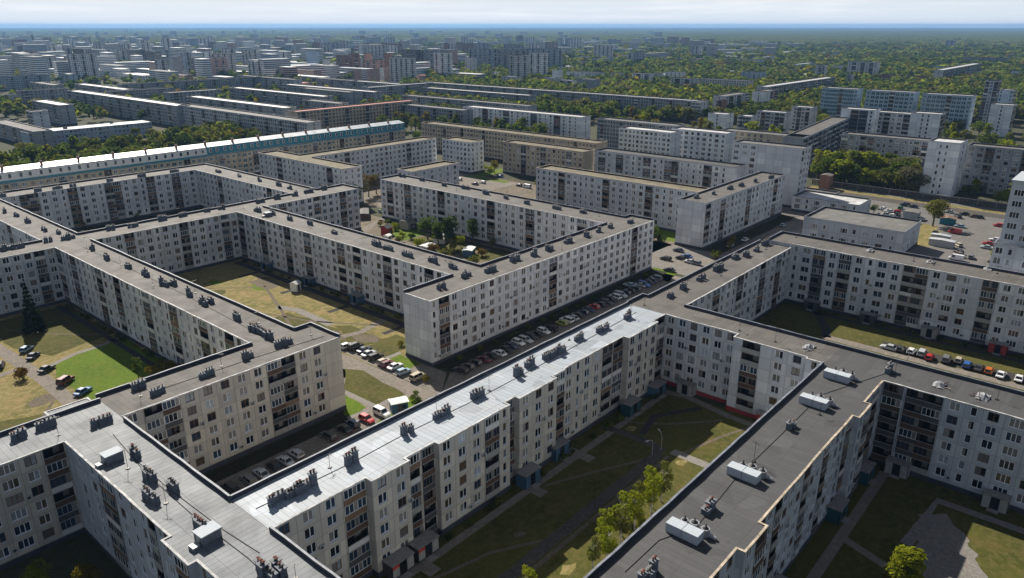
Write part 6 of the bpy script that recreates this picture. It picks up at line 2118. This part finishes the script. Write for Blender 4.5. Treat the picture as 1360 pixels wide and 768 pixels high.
N_IND = len(TREES)

# the rest of the greenery out to the woods: nobody could count it, so one object
def uv_arr(x, y, z=0):
    X = x * RX + y * RY
    Y = x * FX + y * FY
    d = CAMH - z
    dep = Y * CT + d * ST
    return 680 + FPX * X / np.maximum(dep, 1), 384 + FPX * (-Y * ST + d * CT) / np.maximum(dep, 1), dep


fx = np.array(FOOT)
tv, tm = [], []
TPL = {}
for lod, n, lf in ((0, 170, .062), (1, 40, .13), (2, 16, .21)):
    TPL[lod] = [crown(k, n, lf, 70 + q + 10 * lod).reshape(-1, 4, 3) for q, k in enumerate(('round', 'round', 'tall', 'round'))]
npt = 60000
# even in the picture plane with a bias to the distance, so that the far woods close up
vv = 40.5 + (165 - 40.5) * rng.random(npt) ** 1.9
uu = rng.uniform(-25, 1385, npt)
down = (vv - 384) * CT + FPX * ST
fwd = FPX * CT - (vv - 384) * ST
t_ = CAMH / down
gx = (uu - 680) * t_ * RX + fwd * t_ * FX
gy = (uu - 680) * t_ * RY + fwd * t_ * FY
dist = np.hypot(gx, gy)
ok = (dist > 430) & (dist < 5200)
# clumping
ph = np.sin(gx * .011 + 1.3) * np.sin(gy * .013 + .4) + .6 * np.sin(gx * .031 + gy * .017) * np.sin(gy * .037 - gx * .012)
city = np.clip((720 - uu) / 520, 0, 1) * np.clip((vv - 50) / 14, 0, 1)
dens = np.where(city > 0, 1 - .62 * city, 1.0)
dens = np.where((vv > 98) & (uu < 570), .09, dens)
ok &= rng.random(npt) < np.clip(dens * (.75 + .5 * ph), .03, 1)
for q in range(0, len(fx)):
    f = fx[q]
    m_ = 2.0
    ok &= ~((gx > f[0] - m_) & (gx < f[1] + m_) & (gy > f[2] - m_) & (gy < f[3] + m_))
bx = rng.uniform(60, 330, 260)
by = rng.uniform(412, 535, 260)
kb = (bx > .24 * by - 30) & (bx < .60 * by)
for f in FOOT:
    kb &= ~((bx > f[0] - 1) & (bx < f[1] + 1) & (by > f[2] - 1) & (by < f[3] + 1))
gx, gy = np.concatenate([gx, bx[kb]]), np.concatenate([gy, by[kb]])
dist = np.hypot(gx, gy)
ok = np.concatenate([ok, np.ones(int(kb.sum()), bool)])
ii = np.nonzero(ok)[0]
pal = ['leaf_dark', 'leaf_green', 'leaf_olive', 'leaf_yellow', 'leaf_rust', 'leaf_bright', 'leaf_grey']
for i in ii:
    d = dist[i]
    lod = 0 if d < 750 else 1 if d < 1500 else 2
    H = rng.uniform(8, 16)
    tpl = TPL[lod][rng.integers(4)]
    a = rng.uniform(0, 6.283)
    ca, sa = math.cos(a), math.sin(a)
    s = H * rng.uniform(1.0, 1.5) * (1.0 if d < 1500 else 1.35)
    v = np.empty_like(tpl)
    v[..., 0] = (tpl[..., 0] * ca - tpl[..., 1] * sa) * s + gx[i]
    v[..., 1] = (tpl[..., 0] * sa + tpl[..., 1] * ca) * s + gy[i]
    v[..., 2] = tpl[..., 2] * H
    tv.append(v)
    col = rng.choice(7, p=(.28, .38, .25, .025, .015, .02, .03))
    tm.append(np.full(len(v), col))
wood = put('woodland', cards_mesh('woodland', np.concatenate(tv), pal, np.concatenate(tm)))
tag(wood, 'mixed trees between the far houses thickening into woods', 'woods', kind='stuff')
# closed forest canopy out to the horizon
na, nr = 900, 330
ang = AZ + np.linspace(R(40), R(-40), na)
rad = np.geomspace(3300, 28500, nr)
A, RR = np.meshgrid(ang, rad)
x = RR * np.cos(A)
y = RR * np.sin(A)
z = 11 + rng.normal(0, 2.2, x.shape) + 3.0 * np.sin(x * .004 + 1) * np.sin(y * .0037) + 2.0 * np.sin(x * .0011) * np.cos(y * .0013)
z[0] = -.5
z *= np.clip((RR - 3300) / 500, 0.15, 1)
co = np.stack([x, y, z], -1).reshape(-1, 3).astype(np.float32)
me = bpy.data.meshes.new('forest')
idx = np.arange(na * nr).reshape(nr, na)
quads = np.stack([idx[:-1, :-1], idx[:-1, 1:], idx[1:, 1:], idx[1:, :-1]], -1).reshape(-1, 4)[:, ::-1]
me.vertices.add(len(co))
me.vertices.foreach_set('co', co.ravel())
me.loops.add(quads.size)
me.loops.foreach_set('vertex_index', quads.astype(np.int32).ravel())
me.polygons.add(len(quads))
me.polygons.foreach_set('loop_start', np.arange(len(quads), dtype=np.int32) * 4)
m_, nt, b_ = new_mat('canopy')
b_.inputs['Roughness'].default_value = 1
b_.inputs['Specular IOR Level'].default_value = 0
p = world_pos(nt)
n1 = noise(nt, p, .0012, 5, .6)
n2 = noise(nt, p, .02, 4, .7)
c = mix(nt, ramp(nt, n1, .35, .65), (.036, .056, .020), (.070, .082, .024))
c = mix(nt, ramp(nt, n2, .4, .75), c, (.085, .080, .028))
nt.links.new(c, b_.inputs['Base Color'])
me.materials.append(m_)
me.update(calc_edges=True)
fo = put('forest', me)
tag(fo, 'unbroken forest stretching to the horizon', 'forest', kind='stuff')

# ================================================================== air, light and camera
hz = MB()
hz.box(-31000, 31000, -31000, 31000, -1.0, 110.0)
ho = hz.build('haze', ['coping'])
ho.data.materials.clear()
m_ = bpy.data.materials.new('haze_air')
m_.use_nodes = True
nt = m_.node_tree
nt.nodes.clear()
out = nt.nodes.new('ShaderNodeOutputMaterial')
pv = nt.nodes.new('ShaderNodeVolumePrincipled')
pv.inputs['Color'].default_value = (.25, .49, .86, 1)
pv.inputs['Density'].default_value = HAZE
pv.inputs['Anisotropy'].default_value = .2
nt.links.new(pv.outputs[0], out.inputs['Volume'])
ho.data.materials.append(m_)
tag(ho, kind='stuff')

SUN_EL = R(39.6)
SUN_DIR = math.atan2(20.0, 8.5)               # bearing of the sun from +X
w = bpy.data.worlds.new('World')
scene.world = w
w.use_nodes = True
nt = w.node_tree
bg = nt.nodes['Background']
sky = nt.nodes.new('ShaderNodeTexSky')
sky.sky_type = 'NISHITA'
sky.sun_disc = False
sky.sun_elevation = SUN_EL
sky.sun_rotation = math.pi / 2 - SUN_DIR
sky.altitude = 80
sky.air_density = 1.0
sky.dust_density = 0.6
sky.ozone_density = 1.2
tc = nt.nodes.new('ShaderNodeTexCoord')
mp = nt.nodes.new('ShaderNodeMapping')
mp.inputs['Scale'].default_value = (2.2, 2.2, 46)
nt.links.new(tc.outputs['Generated'], mp.inputs['Vector'])
nz = nt.nodes.new('ShaderNodeTexNoise')
nz.inputs['Scale'].default_value = 2.6
nz.inputs['Detail'].default_value = 7
nz.inputs['Roughness'].default_value = .62
nt.links.new(mp.outputs[0], nz.inputs['Vector'])
mr_ = nt.nodes.new('ShaderNodeMapRange')
mr_.inputs[1].default_value = .47
mr_.inputs[2].default_value = .80
nt.links.new(nz.outputs['Fac'], mr_.inputs[0])
mx = nt.nodes.new('ShaderNodeMix')
mx.data_type = 'RGBA'
mu = nt.nodes.new('ShaderNodeMath')
mu.operation = 'MULTIPLY'
mu.inputs[1].default_value = .8
nt.links.new(mr_.outputs[0], mu.inputs[0])
nt.links.new(mu.outputs[0], mx.inputs[0])
mx.inputs[7].default_value = (HORIZ * 1.10, HORIZ * 1.10, HORIZ * 1.11, 1)
# pale humid air low over the horizon
sz = nt.nodes.new('ShaderNodeSeparateXYZ')
nt.links.new(tc.outputs['Generated'], sz.inputs[0])
hr = nt.nodes.new('ShaderNodeMapRange')
hr.interpolation_type = 'SMOOTHSTEP'
hr.inputs[1].default_value = .26
hr.inputs[2].default_value = -.02
hr.inputs[3].default_value = 0.0
hr.inputs[4].default_value = .88
nt.links.new(sz.outputs[2], hr.inputs[0])
hm = nt.nodes.new('ShaderNodeMix')
hm.data_type = 'RGBA'
nt.links.new(hr.outputs[0], hm.inputs[0])
hs = nt.nodes.new('ShaderNodeHueSaturation')
hs.inputs['Saturation'].default_value = 1.0
hs.inputs['Value'].default_value = .65
nt.links.new(sky.outputs[0], hs.inputs['Color'])
nt.links.new(hs.outputs[0], hm.inputs[6])
hm.inputs[7].default_value = (HORIZ * .89, HORIZ * .98, HORIZ * 1.09, 1)
nt.links.new(hm.outputs[2], mx.inputs[6])
nt.links.new(mx.outputs[2], bg.inputs['Color'])
bg.inputs['Strength'].default_value = SKY

sd = bpy.data.lights.new('sun', 'SUN')
sd.energy = SUN
sd.angle = R(.53)
sd.color = (1.0, .93, .82)
so = bpy.data.objects.new('sun', sd)
COL.objects.link(so)
dirv = Vector((math.cos(SUN_EL) * math.cos(SUN_DIR), math.cos(SUN_EL) * math.sin(SUN_DIR), math.sin(SUN_EL)))
so.rotation_euler = dirv.to_track_quat('Z', 'Y').to_euler()
so.location = (0, 0, 300)

cd = bpy.data.cameras.new('camera')
cam = bpy.data.objects.new('camera', cd)
COL.objects.link(cam)
cam.location = (0, 0, CAMH)
fwd_v = Vector((math.cos(PITCH) * FX, math.cos(PITCH) * FY, -math.sin(PITCH)))
cam.rotation_euler = fwd_v.to_track_quat('-Z', 'Y').to_euler()
cd.sensor_width = 36
cd.lens = 36 * FPX / 1360
cd.clip_start = 1
cd.clip_end = 200000
scene.camera = cam
vs_ = scene.view_settings
vs_.view_transform = 'Standard'
vs_.look = 'None'
vs_.exposure = EXPO
vs_.gamma = 1
scene.render.engine = 'CYCLES'
cy = scene.cycles
cy.max_bounces = 5
cy.diffuse_bounces = 3
cy.glossy_bounces = 2
cy.transmission_bounces = 3
cy.volume_bounces = 0
cy.use_denoising = True
cy.caustics_reflective = False
cy.caustics_refractive = False
